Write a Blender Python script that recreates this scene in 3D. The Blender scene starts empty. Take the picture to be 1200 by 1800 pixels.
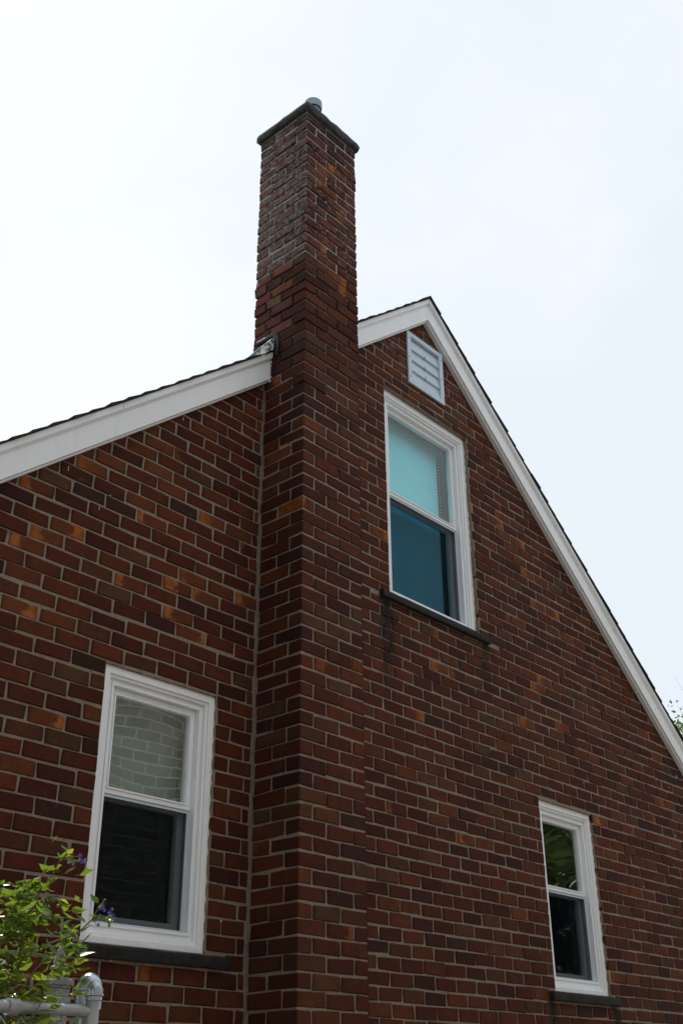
import bpy, math, random
import numpy as np
from mathutils import Vector, Matrix

# ------------------------------------------------------------------ camera, light, exposure
SC = bpy.context.scene
COL = SC.collection
CAM_P = (-3.86598, -4.05200, -0.33495)
PITCH, ROLL, YAW, FPX = 0.485784, 0.007656, -0.845033, 1933.93
cam = bpy.data.cameras.new("camera")
cam_o = bpy.data.objects.new("camera", cam)
COL.objects.link(cam_o)
Rz = Matrix.Rotation(YAW, 3, 'Z'); Rx = Matrix.Rotation(PITCH, 3, 'X'); Ry = Matrix.Rotation(ROLL, 3, 'Y')
MR = Rz @ Rx @ Ry                       # columns: right, forward, up
rt, fw, up = MR.col[0], MR.col[1], MR.col[2]
mw = Matrix(((rt[0], up[0], -fw[0], CAM_P[0]), (rt[1], up[1], -fw[1], CAM_P[1]),
             (rt[2], up[2], -fw[2], CAM_P[2]), (0, 0, 0, 1)))
cam_o.matrix_world = mw
cam.sensor_fit = 'VERTICAL'
cam.sensor_height = 36.0
cam.lens = 36.0 * FPX / 1800.0
cam.clip_start = 0.05
cam.clip_end = 600
SC.camera = cam_o

SUN_AZ, SUN_EL = math.radians(12), math.radians(60)      # azimuth from +y towards +x
world = bpy.data.worlds.new("World")
SC.world = world
world.use_nodes = True
wt = world.node_tree
wt.nodes.clear()
w_out = wt.nodes.new('ShaderNodeOutputWorld')
w_bg = wt.nodes.new('ShaderNodeBackground')
w_sky = wt.nodes.new('ShaderNodeTexSky')
w_sky.sky_type = 'NISHITA'
w_sky.sun_disc = False
w_sky.sun_elevation = SUN_EL
w_sky.sun_rotation = SUN_AZ
w_sky.air_density = 1.0
w_sky.dust_density = 4.0
w_sky.ozone_density = 1.0
w_tc = wt.nodes.new('ShaderNodeTexCoord')
w_map = wt.nodes.new('ShaderNodeMapping')
w_map.inputs['Scale'].default_value = (1.0, 1.0, 1.6)
w_n = wt.nodes.new('ShaderNodeTexNoise')
w_n.inputs['Scale'].default_value = 1.7
w_n.inputs['Detail'].default_value = 5.0
w_n.inputs['Roughness'].default_value = 0.52
w_r = wt.nodes.new('ShaderNodeMapRange')
w_r.inputs['From Min'].default_value = 0.44
w_r.inputs['From Max'].default_value = 0.66
w_r.inputs['To Min'].default_value = 0.0
w_r.inputs['To Max'].default_value = 1.0
w_mix = wt.nodes.new('ShaderNodeMix')
w_mix.data_type = 'RGBA'
w_mix.inputs[7].default_value = (8.05, 8.75, 9.45, 1)        # bright summer haze
w_mix.inputs[0].default_value = 0.93
w_cl = wt.nodes.new('ShaderNodeMix'); w_cl.data_type = 'RGBA'; w_cl.inputs[7].default_value = (9.9, 10.0, 9.9, 1)   # thin cloud
w_cm = wt.nodes.new('ShaderNodeMath'); w_cm.operation = 'MULTIPLY'; w_cm.inputs[1].default_value = 0.62
wt.links.new(w_tc.outputs['Generated'], w_map.inputs['Vector'])
wt.links.new(w_map.outputs['Vector'], w_n.inputs['Vector'])
wt.links.new(w_n.outputs['Fac'], w_r.inputs['Value'])
wt.links.new(w_r.outputs['Result'], w_cm.inputs[0]); wt.links.new(w_cm.outputs[0], w_cl.inputs[0])
wt.links.new(w_sky.outputs['Color'], w_mix.inputs[6])
wt.links.new(w_mix.outputs[2], w_cl.inputs[6]); wt.links.new(w_cl.outputs[2], w_bg.inputs['Color'])
w_bg.inputs['Strength'].default_value = 0.10
wt.links.new(w_bg.outputs['Background'], w_out.inputs['Surface'])

sun = bpy.data.lights.new("sun", 'SUN')
sun.energy = 4.0
sun.angle = math.radians(0.6)
sun.color = (1.0, 0.965, 0.91)
sun_o = bpy.data.objects.new("sun", sun)
COL.objects.link(sun_o)
sdir = Vector((math.sin(SUN_AZ) * math.cos(SUN_EL), math.cos(SUN_AZ) * math.cos(SUN_EL), math.sin(SUN_EL)))
sun_o.rotation_euler = sdir.to_track_quat('Z', 'Y').to_euler()

SC.view_settings.view_transform = 'Standard'
SC.view_settings.look = 'None'
SC.view_settings.exposure = 0.10
SC.view_settings.gamma = 1.0
SC.view_settings.use_curve_mapping = False

# ------------------------------------------------------------------ dimensions (metres)
rng = random.Random(7)
CR = 0.0765            # brick course
L = 0.1985             # brick and joint
J = 0.0098              # joint
DCH, WCH = 0.3348, 0.4973   # chimney: how far it stands out, width; front left corner at x = 0
BACK = 0.11
GROUND = -1.93
X0, HALF = 1.66, 4.6   # gable centre and half width
ZLOW, ZTOP, SLOPE = 4.910, 5.105, 0.842
LEN_Y = 9.0
OFFZ = 0.010           # wall courses sit this much above the chimney's

# ------------------------------------------------------------------ helpers
def tag(o, label=None, cat=None, group=None, kind=None):
    if label: o['label'] = label
    if cat: o['category'] = cat
    if group: o['group'] = group
    if kind: o['kind'] = kind
    return o

def empty(name, loc=(0, 0, 0)):
    o = bpy.data.objects.new(name, None)
    COL.objects.link(o)
    o.location = loc
    return o

class MB:
    """collects geometry for ONE mesh object"""
    def __init__(s): s.v = []; s.f = []; s.c = []; s.uv = []
    def add(s, v, f, col=None):
        b = len(s.v)
        s.v += [tuple(p) for p in v]
        s.f += [tuple(i + b for i in q) for q in f]
        if col is not None: s.c += [col] * len(v)
    def box(s, x0, x1, y0, y1, z0, z1, col=None):
        s.add([(x0, y0, z0), (x1, y0, z0), (x1, y1, z0), (x0, y1, z0), (x0, y0, z1), (x1, y0, z1), (x1, y1, z1), (x0, y1, z1)],
              [(3, 2, 1, 0), (4, 5, 6, 7), (0, 1, 5, 4), (1, 2, 6, 5), (2, 3, 7, 6), (3, 0, 4, 7)], col)
    def prism(s, quad_a, quad_b):
        n = len(quad_a)
        s.add(list(quad_a) + list(quad_b), [tuple(range(n - 1, -1, -1)), tuple(range(n, 2 * n))] +
              [(i, (i + 1) % n, n + (i + 1) % n, n + i) for i in range(n)])
    def ring(s, x0, x1, z0, z1, wl, wr, wb, wt_, y0, y1):
        """rectangular frame in the xz plane, y0 front"""
        o = [(x0, z0), (x1, z0), (x1, z1), (x0, z1)]
        i = [(x0 + wl, z0 + wb), (x1 - wr, z0 + wb), (x1 - wr, z1 - wt_), (x0 + wl, z1 - wt_)]
        v = [(p[0], y0, p[1]) for p in o] + [(p[0], y0, p[1]) for p in i] + [(p[0], y1, p[1]) for p in o] + [(p[0], y1, p[1]) for p in i]
        f = []
        for k in range(4):
            n = (k + 1) % 4
            f += [(k, n, 4 + n, 4 + k), (8 + n, 8 + k, 12 + k, 12 + n), (n, k, 8 + k, 8 + n), (4 + k, 4 + n, 12 + n, 12 + k)]
        s.add(v, f)
    def tube(s, pts, rad, n=10, cap=True):
        pts = [Vector(p) for p in pts]
        if not hasattr(rad, '__len__'): rad = [rad] * len(pts)
        v = []; f = []
        t0 = (pts[1] - pts[0]).normalized()
        a = t0.orthogonal().normalized()
        for i, p in enumerate(pts):
            t = (pts[min(i + 1, len(pts) - 1)] - pts[max(i - 1, 0)]).normalized()
            a = (a - t * a.dot(t)).normalized()
            b = t.cross(a)
            for k in range(n):
                g = 2 * math.pi * k / n
                v.append(p + (a * math.cos(g) + b * math.sin(g)) * rad[i])
        for i in range(len(pts) - 1):
            for k in range(n):
                f.append((i * n + k, i * n + (k + 1) % n, (i + 1) * n + (k + 1) % n, (i + 1) * n + k))
        if cap:
            f.append(tuple(range(n - 1, -1, -1)))
            f.append(tuple((len(pts) - 1) * n + k for k in range(n)))
        s.add(v, f)
    def lathe(s, prof, cx, cy, n=24):
        v = []; f = []
        for r, z in prof:
            for k in range(n):
                g = 2 * math.pi * k / n
                v.append((cx + r * math.cos(g), cy + r * math.sin(g), z))
        for i in range(len(prof) - 1):
            for k in range(n):
                f.append((i * n + k, i * n + (k + 1) % n, (i + 1) * n + (k + 1) % n, (i + 1) * n + k))
        f.append(tuple((len(prof) - 1) * n + k for k in range(n)))
        f.append(tuple(range(n - 1, -1, -1)))
        s.add(v, f)
    def mesh(s, name):
        me = bpy.data.meshes.new(name)
        me.from_pydata(s.v, [], s.f)
        if s.c:
            at = me.attributes.new("bcol", 'FLOAT_COLOR', 'POINT')
            at.data.foreach_set("color", np.array(s.c, dtype=np.float32).ravel())
        if s.uv:
            at = me.attributes.new("buv", 'FLOAT_VECTOR', 'POINT')
            at.data.foreach_set("vector", np.array(s.uv, dtype=np.float32).ravel())
        me.update()
        return me
    def build(s, name, mat, parent=None, smooth=None, bevel=None):
        me = s.mesh(name)
        me.materials.append(mat)
        o = bpy.data.objects.new(name, me)
        COL.objects.link(o)
        if parent is not None: o.parent = parent
        if smooth is not None:
            me.polygons.foreach_set('use_smooth', [True] * len(me.polygons))
            if smooth < 180: me.set_sharp_from_angle(angle=math.radians(smooth))
        if bevel:
            m = o.modifiers.new('bevel', 'BEVEL'); m.width = bevel; m.segments = 2; m.limit_method = 'ANGLE'
        return o

def top_line(x, off=0.0): return ZTOP - SLOPE * abs(x - X0) + off
def low_line(x, off=0.0): return ZLOW - SLOPE * abs(x - X0) + off
W2P = mw.inverted()
def px_area(c, wx, wz, wy=0.0, nrm=None):
    """rough size in the photograph, 0 if out of the frame: decides which bricks become objects"""
    q = W2P @ Vector(c)
    if q.z > -0.1: return 0
    u, v = q.x / -q.z * FPX, q.y / -q.z * FPX
    if abs(u) > 596 or abs(v) > 896: return 0
    d = (Vector(c) - Vector(CAM_P))
    cosv = abs(d.normalized().dot(nrm))
    return wx * wz * cosv * (FPX / d.length) ** 2

# ------------------------------------------------------------------ materials
class NT:
    def __init__(s, name):
        s.m = bpy.data.materials.new(name); s.m.use_nodes = True
        s.t = s.m.node_tree; s.t.nodes.clear()
        s.out = s.t.nodes.new('ShaderNodeOutputMaterial')
    def n(s, typ, **kw):
        nd = s.t.nodes.new(typ)
        for k, v in kw.items():
            if k.startswith('i_'):
                key = k[2:].replace('_', ' ')
                nd.inputs[int(key) if key.isdigit() else key].default_value = v
            else: setattr(nd, k, v)
        return nd
    def l(s, a, b): s.t.links.new(a, b)
    def noise(s, scale, detail=3, rough=0.55, vec=None, dist=0.0):
        nd = s.n('ShaderNodeTexNoise'); nd.inputs['Scale'].default_value = scale
        nd.inputs['Detail'].default_value = detail; nd.inputs['Roughness'].default_value = rough
        nd.inputs['Distortion'].default_value = dist
        if vec is not None: s.l(vec, nd.inputs['Vector'])
        return nd.outputs['Fac']
    def rmp(s, x, a, b, c=0.0, d=1.0, smooth=False):
        nd = s.n('ShaderNodeMapRange')
        if smooth: nd.interpolation_type = 'SMOOTHSTEP'
        for i, v in enumerate((a, b, c, d)): nd.inputs[i + 1].default_value = v
        s.l(x, nd.inputs[0]); return nd.outputs[0]
    def math(s, op, a, b=None, c=None):
        nd = s.n('ShaderNodeMath', operation=op)
        for i, x in enumerate((a, b, c)):
            if x is None: continue
            if isinstance(x, (int, float)): nd.inputs[i].default_value = x
            else: s.l(x, nd.inputs[i])
        return nd.outputs[0]
    def mix(s, fac, a, b, mode='MIX'):
        nd = s.n('ShaderNodeMix', data_type='RGBA', blend_type=mode)
        for i, x in ((0, fac), (6, a), (7, b)):
            if isinstance(x, (int, float)): nd.inputs[i].default_value = x
            elif isinstance(x, tuple): nd.inputs[i].default_value = x if len(x) == 4 else x + (1,)
            else: s.l(x, nd.inputs[i])
        return nd.outputs[2]
    def bsdf(s, col, rough=0.7, bump=None, bdist=0.002, bstr=1.0, spec=0.5, metal=0.0, **kw):
        b = s.n('ShaderNodeBsdfPrincipled')
        if isinstance(col, tuple): b.inputs['Base Color'].default_value = col + (1,) if len(col) == 3 else col
        else: s.l(col, b.inputs['Base Color'])
        if isinstance(rough, (int, float)): b.inputs['Roughness'].default_value = rough
        else: s.l(rough, b.inputs['Roughness'])
        b.inputs['Specular IOR Level'].default_value = spec
        b.inputs['Metallic'].default_value = metal
        if bump is not None:
            bn = s.n('ShaderNodeBump'); bn.inputs['Distance'].default_value = bdist; bn.inputs['Strength'].default_value = bstr
            s.l(bump, bn.inputs['Height']); s.l(bn.outputs[0], b.inputs['Normal'])
        return b.outputs[0]
    def done(s, sh): s.l(sh, s.out.inputs['Surface']); return s.m

def stains(t, pos, col):
    # run-off stains below both ends of the sills
    sep = t.n('ShaderNodeSeparateXYZ'); t.l(pos, sep.inputs[0]); X, Y, Z = sep.outputs
    wob = t.math('MULTIPLY', t.math('SUBTRACT', t.noise(6, 4, 0.65, pos), 0.5), 0.16)
    brk = t.rmp(t.noise(13, 4, 0.6, pos), 0.34, 0.56, 0.25, 1)
    for (sx, zt, ln, wd) in ((1.13, 2.43, 0.72, 0.10), (2.20, 2.43, 0.46, 0.07), (2.66, 0.17, 0.4, 0.07), (3.46, 0.17, 0.4, 0.07)):
        dx = t.math('ABSOLUTE', t.math('SUBTRACT', t.math('ADD', X, wob), sx))
        m = t.math('SUBTRACT', 1.0, t.rmp(dx, wd * 0.3, wd, 0, 1))
        m = t.math('MULTIPLY', m, t.math('MULTIPLY', t.rmp(Z, zt - ln, zt - ln * 0.5, 0, 1), t.math('LESS_THAN', Z, zt + 0.01)))
        m = t.math('MULTIPLY', t.math('MULTIPLY', m, brk), t.rmp(Y, -0.10, -0.09))
        col = t.mix(t.math('MULTIPLY', m, 0.9), col, (0.012, 0.011, 0.010))
    return col

def brick_material(name, per_object):
    t = NT(name)
    pos = t.n('ShaderNodeNewGeometry').outputs['Position']
    if per_object:
        oi = t.n('ShaderNodeObjectInfo'); col, flash = oi.outputs['Color'], oi.outputs['Alpha']
    else:
        a = t.n('ShaderNodeAttribute', attribute_name='bcol'); col, flash = a.outputs['Color'], a.outputs['Alpha']
    sep = t.n('ShaderNodeSeparateXYZ'); t.l(pos, sep.inputs[0])
    X, Y, Z = sep.outputs
    n1 = t.noise(9.0, 4, 0.6, pos)
    n2 = t.noise(55.0, 4, 0.65, pos)
    n3 = t.noise(240.0, 3, 0.6, pos)
    # fire marks: tone drifts across each brick
    col = t.mix(t.rmp(n1, 0.36, 0.68, 0.0, 0.70), col, t.mix(0.50, col, (0.022, 0.010, 0.009), 'MIX'))
    col = t.mix(t.rmp(n2, 0.50, 0.80, 0.0, 0.55), col, t.mix(1.0, col, (1.9, 1.55, 1.4), 'MULTIPLY'))
    col = t.mix(t.rmp(n3, 0.60, 0.80, 0.0, 0.6), col, (0.010, 0.006, 0.006))
    # orange flashed patches
    uv = t.n('ShaderNodeAttribute', attribute_name='buv'); su = t.n('ShaderNodeSeparateXYZ'); t.l(uv.outputs['Vector'], su.inputs[0])
    U, V = su.outputs[0], su.outputs[1]
    # kiln flash: an orange patch at one end of the brick, or round its rim
    sg = t.math('SUBTRACT', t.math('MULTIPLY', t.math('GREATER_THAN', t.math('FRACT', t.math('MULTIPLY', flash, 97.3)), 0.5), 2.0), 1.0)
    off = t.math('FRACT', t.math('MULTIPLY', flash, 53.7))
    d = t.math('ADD', t.math('MULTIPLY', U, sg), t.math('MULTIPLY', t.math('SUBTRACT', t.noise(24.0, 3, 0.5, pos, 0.3), 0.5), 1.6))
    d = t.math('ADD', d, t.math('MULTIPLY', t.math('POWER', V, 2.0), 0.22))
    d = t.math('SUBTRACT', d, t.math('MULTIPLY', off, 0.62))
    fl = t.math('MULTIPLY', t.rmp(flash, 0.0, 0.8), t.rmp(d, 0.02, 0.46, 0, 0.92, True))
    fcol = t.mix(t.rmp(n1, 0.35, 0.65), (0.20, 0.055, 0.013), (0.43, 0.145, 0.034))
    col = t.mix(fl, col, fcol)
    rim = t.math('MAXIMUM', t.math('MULTIPLY', t.math('ABSOLUTE', U), 1.0), t.math('SUBTRACT', t.math('ABSOLUTE', V), 0.08))
    rim = t.math('ADD', rim, t.math('MULTIPLY', t.math('SUBTRACT', n2, 0.5), 0.5))
    col = t.mix(t.rmp(rim, 0.70, 1.0, 0, 0.38, True), col, (0.020, 0.010, 0.008))
    # weathered, spalled faces high on the chimney
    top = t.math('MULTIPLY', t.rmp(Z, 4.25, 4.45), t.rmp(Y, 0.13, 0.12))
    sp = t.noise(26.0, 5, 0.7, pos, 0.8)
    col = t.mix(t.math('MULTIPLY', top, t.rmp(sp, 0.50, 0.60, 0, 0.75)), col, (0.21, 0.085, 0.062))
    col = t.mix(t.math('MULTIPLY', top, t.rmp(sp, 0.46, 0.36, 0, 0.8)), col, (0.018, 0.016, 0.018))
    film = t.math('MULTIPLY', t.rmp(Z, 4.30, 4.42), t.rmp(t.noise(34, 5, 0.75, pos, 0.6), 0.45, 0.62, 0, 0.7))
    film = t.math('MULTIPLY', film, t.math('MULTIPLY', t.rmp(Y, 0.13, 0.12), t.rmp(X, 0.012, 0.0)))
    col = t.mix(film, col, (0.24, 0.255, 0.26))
    # soot under the cap
    soot = t.math('MULTIPLY', t.rmp(Z, 5.30, 5.62), t.rmp(t.noise(6, 4, 0.6, pos), 0.35, 0.62))
    col = t.mix(t.math('MULTIPLY', soot, t.rmp(Y, 0.13, 0.12)), col, (0.02, 0.019, 0.02))
    col = stains(t, pos, col)
    # thin mortar smears
    sm = t.math('MULTIPLY', t.rmp(t.noise(17, 5, 0.75, pos, 0.5), 0.60, 0.72, 0, 0.40), t.rmp(n3, 0.4, 0.6))
    col = t.mix(sm, col, (0.20, 0.145, 0.105))
    h = t.math('ADD', t.math('MULTIPLY', n2, 0.6), t.math('MULTIPLY', n3, 0.5))
    return t.done(t.bsdf(col, t.rmp(n2, 0.3, 0.7, 0.66, 0.90), h, 0.0075, 1.0, 0.12))

M = {}
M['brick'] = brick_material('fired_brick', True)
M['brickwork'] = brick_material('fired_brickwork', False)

def mortar_material(name, c0, c1, dirt=(0.05, 0.045, 0.04), dirt_amt=0.5, bd=0.004):
    t = NT(name)
    pos = t.n('ShaderNodeNewGeometry').outputs['Position']
    n1 = t.noise(4.0, 4, 0.6, pos); n2 = t.noise(120, 4, 0.7, pos); n3 = t.noise(30, 4, 0.65, pos)
    c = t.mix(t.rmp(n2, 0.3, 0.7), c0, c1)
    c = t.mix(t.rmp(n3, 0.48, 0.75, 0, dirt_amt), c, dirt)
    c = t.mix(t.rmp(n1, 0.45, 0.75, 0, dirt_amt * 0.8), c, t.mix(1.0, c, (0.55, 0.5, 0.46), 'MULTIPLY'))
    if name == 'sandy_mortar': c = stains(t, pos, c)
    return t.done(t.bsdf(c, 0.95, t.math('ADD', n2, n3), bd, 0.9, 0.2))
M['mortar'] = mortar_material('sandy_mortar', (0.215, 0.170, 0.130), (0.345, 0.278, 0.216))
M['mortar_dark'] = mortar_material('weathered_mortar', (0.12, 0.095, 0.075), (0.22, 0.175, 0.138), (0.02, 0.018, 0.017), 0.7)
M['mortar_grey'] = mortar_material('grey_repointing_mortar', (0.26, 0.285, 0.295), (0.42, 0.45, 0.46), (0.06, 0.06, 0.062), 0.45)

def paint(name, col, rough=0.45, dirt=0.25, dcol=(0.42, 0.36, 0.30)):
    t = NT(name)
    pos = t.n('ShaderNodeNewGeometry').outputs['Position']
    n1 = t.noise(3.0, 5, 0.65, pos, 0.4); n2 = t.noise(45, 4, 0.6, pos)
    c = t.mix(t.rmp(n1, 0.45, 0.8, 0, dirt), col, tuple(a * b for a, b in zip(col, (0.86, 0.84, 0.80))))
    mp = t.n('ShaderNodeMapping'); mp.inputs['Scale'].default_value = (22, 22, 3); t.l(pos, mp.inputs[0])
    c = t.mix(t.rmp(t.noise(1.0, 4, 0.65, mp.outputs[0], 0.3), 0.55, 0.78, 0, dirt * 0.9), c, tuple(a * b for a, b in zip(col, (0.66, 0.62, 0.56))))
    c = t.mix(t.rmp(n2, 0.68, 0.82, 0, dirt), c, dcol)
    return t.done(t.bsdf(c, rough, n2, 0.0012, 0.4, 0.4))
M['vinyl'] = paint('white_vinyl', (0.875, 0.90, 0.925), 0.38, 0.2)
M['trim'] = paint('white_painted_trim', (0.875, 0.90, 0.925), 0.5, 0.3)
M['aluminium_white'] = paint('white_painted_metal', (0.55, 0.65, 0.74), 0.42, 0.35, (0.33, 0.26, 0.2))
M['caulk'] = paint('caulk', (0.72, 0.70, 0.66), 0.6, 0.3)

def stone(name, a, b, sc=40, rough=0.85, lichen=None):
    t = NT(name)
    pos = t.n('ShaderNodeNewGeometry').outputs['Position']
    n1 = t.noise(sc, 5, 0.7, pos); n2 = t.noise(7, 4, 0.6, pos); n3 = t.noise(220, 3, 0.6, pos)
    c = t.mix(t.rmp(n1, 0.35, 0.68), a, b)
    c = t.mix(t.rmp(n2, 0.45, 0.75, 0, 0.6), c, tuple(x * 0.5 for x in a))
    if lichen: c = t.mix(t.rmp(n3, 0.58, 0.7, 0, 0.7), c, lichen)
    return t.done(t.bsdf(c, rough, t.math('ADD', n1, n3), 0.006, 0.8, 0.3))
M['cap'] = stone('weathered_concrete', (0.036, 0.037, 0.039), (0.12, 0.121, 0.123), 38, 0.9, (0.22, 0.22, 0.22))
M['sill'] = stone('dark_slate_sill', (0.014, 0.0135, 0.013), (0.036, 0.034, 0.032), 24, 0.8)
M['shingle'] = stone('asphalt_shingle', (0.018, 0.018, 0.02), (0.06, 0.058, 0.056), 140, 0.95)
M['plaster'] = stone('interior_plaster', (0.10, 0.095, 0.09), (0.13, 0.125, 0.12), 3, 0.9)

def metal(name, col, rough, metal_=1.0, dirt=(0.2, 0.19, 0.18), amt=0.5):
    t = NT(name)
    pos = t.n('ShaderNodeNewGeometry').outputs['Position']
    n1 = t.noise(18, 5, 0.65, pos, 0.3); n2 = t.noise(160, 3, 0.6, pos)
    c = t.mix(t.rmp(n1, 0.42, 0.72, 0, amt), col, dirt)
    return t.done(t.bsdf(c, t.rmp(n1, 0.3, 0.7, rough, rough + 0.2), n2, 0.0006, 0.4, 0.5, metal_))
M['galv'] = metal('galvanised_steel', (0.42, 0.48, 0.53), 0.22, 1.0, (0.36, 0.37, 0.38), 0.6)
M['galv_dull'] = metal('dull_galvanised_pipe', (0.42, 0.45, 0.48), 0.36, 0.6, (0.32, 0.30, 0.28), 0.7)
M['flue'] = metal('bright_flue_steel', (0.20, 0.25, 0.30), 0.26, 1.0, (0.16, 0.17, 0.18), 0.6)
M['wire'] = metal('wire', (0.45, 0.46, 0.47), 0.45, 0.6)
M['finial'] = stone('weathered_grey_cast', (0.24, 0.245, 0.25), (0.40, 0.405, 0.41), 30, 0.6)
t = NT('peeling_flashing')
pos = t.n('ShaderNodeNewGeometry').outputs['Position']
n1 = t.noise(22, 3, 0.6, pos, 0.6)
c = t.mix(t.rmp(n1, 0.50, 0.55), (0.035, 0.075, 0.10), (0.62, 0.62, 0.58))
M['flash'] = t.done(t.bsdf(c, 0.5, n1, 0.003, 0.8))
t = NT('black_sealant')
pos = t.n('ShaderNodeNewGeometry').outputs['Position']
M['tar'] = t.done(t.bsdf((0.014, 0.017, 0.02), 0.35, t.noise(60, 4, 0.6, pos), 0.006, 1.0))

def glass(name, f0, tint=(0.96, 0.98, 0.97)):
    t = NT(name)
    g = t.n('ShaderNodeNewGeometry')
    d = t.n('ShaderNodeVectorMath', operation='DOT_PRODUCT'); t.l(g.outputs['Normal'], d.inputs[0]); t.l(g.outputs['Incoming'], d.inputs[1])
    a = t.math('SUBTRACT', 1.0, t.math('ABSOLUTE', d.outputs['Value']))
    f = t.math('ADD', f0, t.math('MULTIPLY', t.math('POWER', a, 5.0), 1 - f0))
    tr = t.n('ShaderNodeBsdfTransparent'); tr.inputs[0].default_value = tint + (1,)
    gl = t.n('ShaderNodeBsdfGlossy'); gl.inputs['Roughness'].default_value = 0.0; gl.inputs['Color'].default_value = (0.92, 1.0, 0.96, 1)
    mx = t.n('ShaderNodeMixShader'); t.l(f, mx.inputs[0]); t.l(tr.outputs[0], mx.inputs[1]); t.l(gl.outputs[0], mx.inputs[2])
    return t.done(mx.outputs[0])
M['glass'] = glass('window_glass', 0.075)
M['glass_clear'] = glass('clear_glass', 0.042)
M['glass_blue'] = glass('blue_tinted_glass', 0.05, (0.72, 0.93, 1.0))
t = NT('insect_screen')
tr = t.n('ShaderNodeBsdfTransparent'); df = t.n('ShaderNodeBsdfDiffuse'); df.inputs[0].default_value = (0.004, 0.007, 0.010, 1)
mx = t.n('ShaderNodeMixShader'); mx.inputs[0].default_value = 0.39
t.l(tr.outputs[0], mx.inputs[1]); t.l(df.outputs[0], mx.inputs[2])
M['screen'] = t.done(mx.outputs[0])
M['screen_open'] = M['screen'].copy(); M['screen_open'].name = 'open_insect_screen'
for nd in M['screen_open'].node_tree.nodes:
    if nd.type == 'MIX_SHADER': nd.inputs[0].default_value = 0.36
t = NT('teal_blind_cloth')
pos = t.n('ShaderNodeNewGeometry').outputs['Position']
mp = t.n('ShaderNodeMapping'); mp.inputs['Scale'].default_value = (60, 60, 2); t.l(pos, mp.inputs[0])
nb = t.noise(1.0, 3, 0.5, mp.outputs[0])
M['blind'] = t.done(t.bsdf(t.mix(nb, (0.24, 0.76, 0.90), (0.28, 0.84, 0.97)), 0.8))
t = NT('grey_green_blind'); M['blind_grey'] = t.done(t.bsdf((0.15, 0.20, 0.17), 0.8))
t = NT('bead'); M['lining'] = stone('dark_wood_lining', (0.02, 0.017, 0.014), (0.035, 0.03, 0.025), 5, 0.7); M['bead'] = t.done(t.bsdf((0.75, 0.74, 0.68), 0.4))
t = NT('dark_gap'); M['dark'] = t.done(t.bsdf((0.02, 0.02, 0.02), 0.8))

# ------------------------------------------------------------------ brick geometry
BV = 0.0034
def brick_geo(sx, sy, sz, r, bev=BV, jit=0.0021):
    """bevelled box centred at 0, 44 triangles, corners slightly off"""
    hx, hy, hz = sx / 2, sy / 2, sz / 2
    v = []; idx = {}
    for a in (-1, 1):
        for b in (-1, 1):
            for c in (-1, 1):
                j = [r.gauss(0, jit), r.gauss(0, 0.0003), r.gauss(0, jit)]
                bb = bev * r.uniform(0.7, 1.8)
                P = (a * hx + j[0], b * hy + j[1], c * hz + j[2])
                for ax in range(3):          # vertex lying on the face of axis ax
                    q = list(P)
                    for o2 in range(3):
                        if o2 != ax: q[o2] -= (a, b, c)[o2] * bb
                    idx[(a, b, c, ax)] = len(v); v.append(tuple(q))
    f = []
    I = idx
    S = (-1, 1)
    for s in S:
        f.append([I[(s, b, c, 0)] for b, c in ((-1, -1), (1, -1), (1, 1), (-1, 1))][::s])
        f.append([I[(a, s, c, 1)] for a, c in ((-1, -1), (-1, 1), (1, 1), (1, -1))][::s])
        f.append([I[(a, b, s, 2)] for a, b in ((-1, -1), (1, -1), (1, 1), (-1, 1))][::s])
    for a in S:
        for b in S:
            q = [I[(a, b, -1, 0)], I[(a, b, -1, 1)], I[(a, b, 1, 1)], I[(a, b, 1, 0)]]
            f.append(q if a * b > 0 else q[::-1])
            q = [I[(a, -1, b, 2)], I[(a, -1, b, 0)], I[(a, 1, b, 0)], I[(a, 1, b, 2)]]
            f.append(q if a * b > 0 else q[::-1])
            q = [I[(-1, a, b, 1)], I[(-1, a, b, 2)], I[(1, a, b, 2)], I[(1, a, b, 1)]]
            f.append(q if a * b > 0 else q[::-1])
    for a in S:
        for b in S:
            for c in S:
                q = [I[(a, b, c, 0)], I[(a, b, c, 1)], I[(a, b, c, 2)]]
                f.append(q if a * b * c > 0 else q[::-1])
    return v, f

def brick_uv(v, s, side):
    return [((p[1] / s[1] if side else p[0] / s[0]) * 2, p[2] / s[2] * 2, 0.0) for p in v]

PAL = [((0.084, 0.0208, 0.0098), 36), ((0.106, 0.0275, 0.0115), 26), ((0.068, 0.0168, 0.0092), 21), ((0.094, 0.0340, 0.0150), 15),
       ((0.086, 0.041, 0.021), 6), ((0.054, 0.0160, 0.0112), 11), ((0.130, 0.039, 0.0145), 7), ((0.046, 0.0190, 0.0140), 2)]
PW = [w for _, w in PAL]
# flashed bricks read off the wall: (x, z) on the wall plane, strength
FLASH = []
def flash_at(px, py, y0, s=1.0):
    d = MR @ Vector(((px - 600) / FPX, 1, -(py - 900) / FPX)); k = (y0 - CAM_P[1]) / d.y
    return (CAM_P[0] + d.x * k, CAM_P[2] + d.z * k, s)
for px, py in ((272, 757), (82, 863), (95, 945), (32, 950), (290, 924), (374, 917), (330, 1005), (417, 1047), (362, 1043), (305, 1030),
               (180, 822), (128, 932), (60, 1085), (75, 1258), (330, 1100), (250, 1023),
               (688, 1182), (784, 1180), (738, 1262), (948, 1198), (922, 1272), (875, 905), (668, 938), (912, 958), (832, 757), (860, 912),
               (1140, 1270), (1133, 1298), (1155, 1335), (905, 1607), (1095, 1460), (1155, 1410), (1062, 1450), (1090, 1720)):
    FLASH.append(flash_at(px, py, 0.0))
FLASH_CH = [flash_at(px, py, -DCH) for px, py in ((593, 483), (602, 513), (615, 525), (575, 303), (585, 363), (572, 330), (600, 315), (558, 432), (610, 395), (545, 885))]
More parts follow.
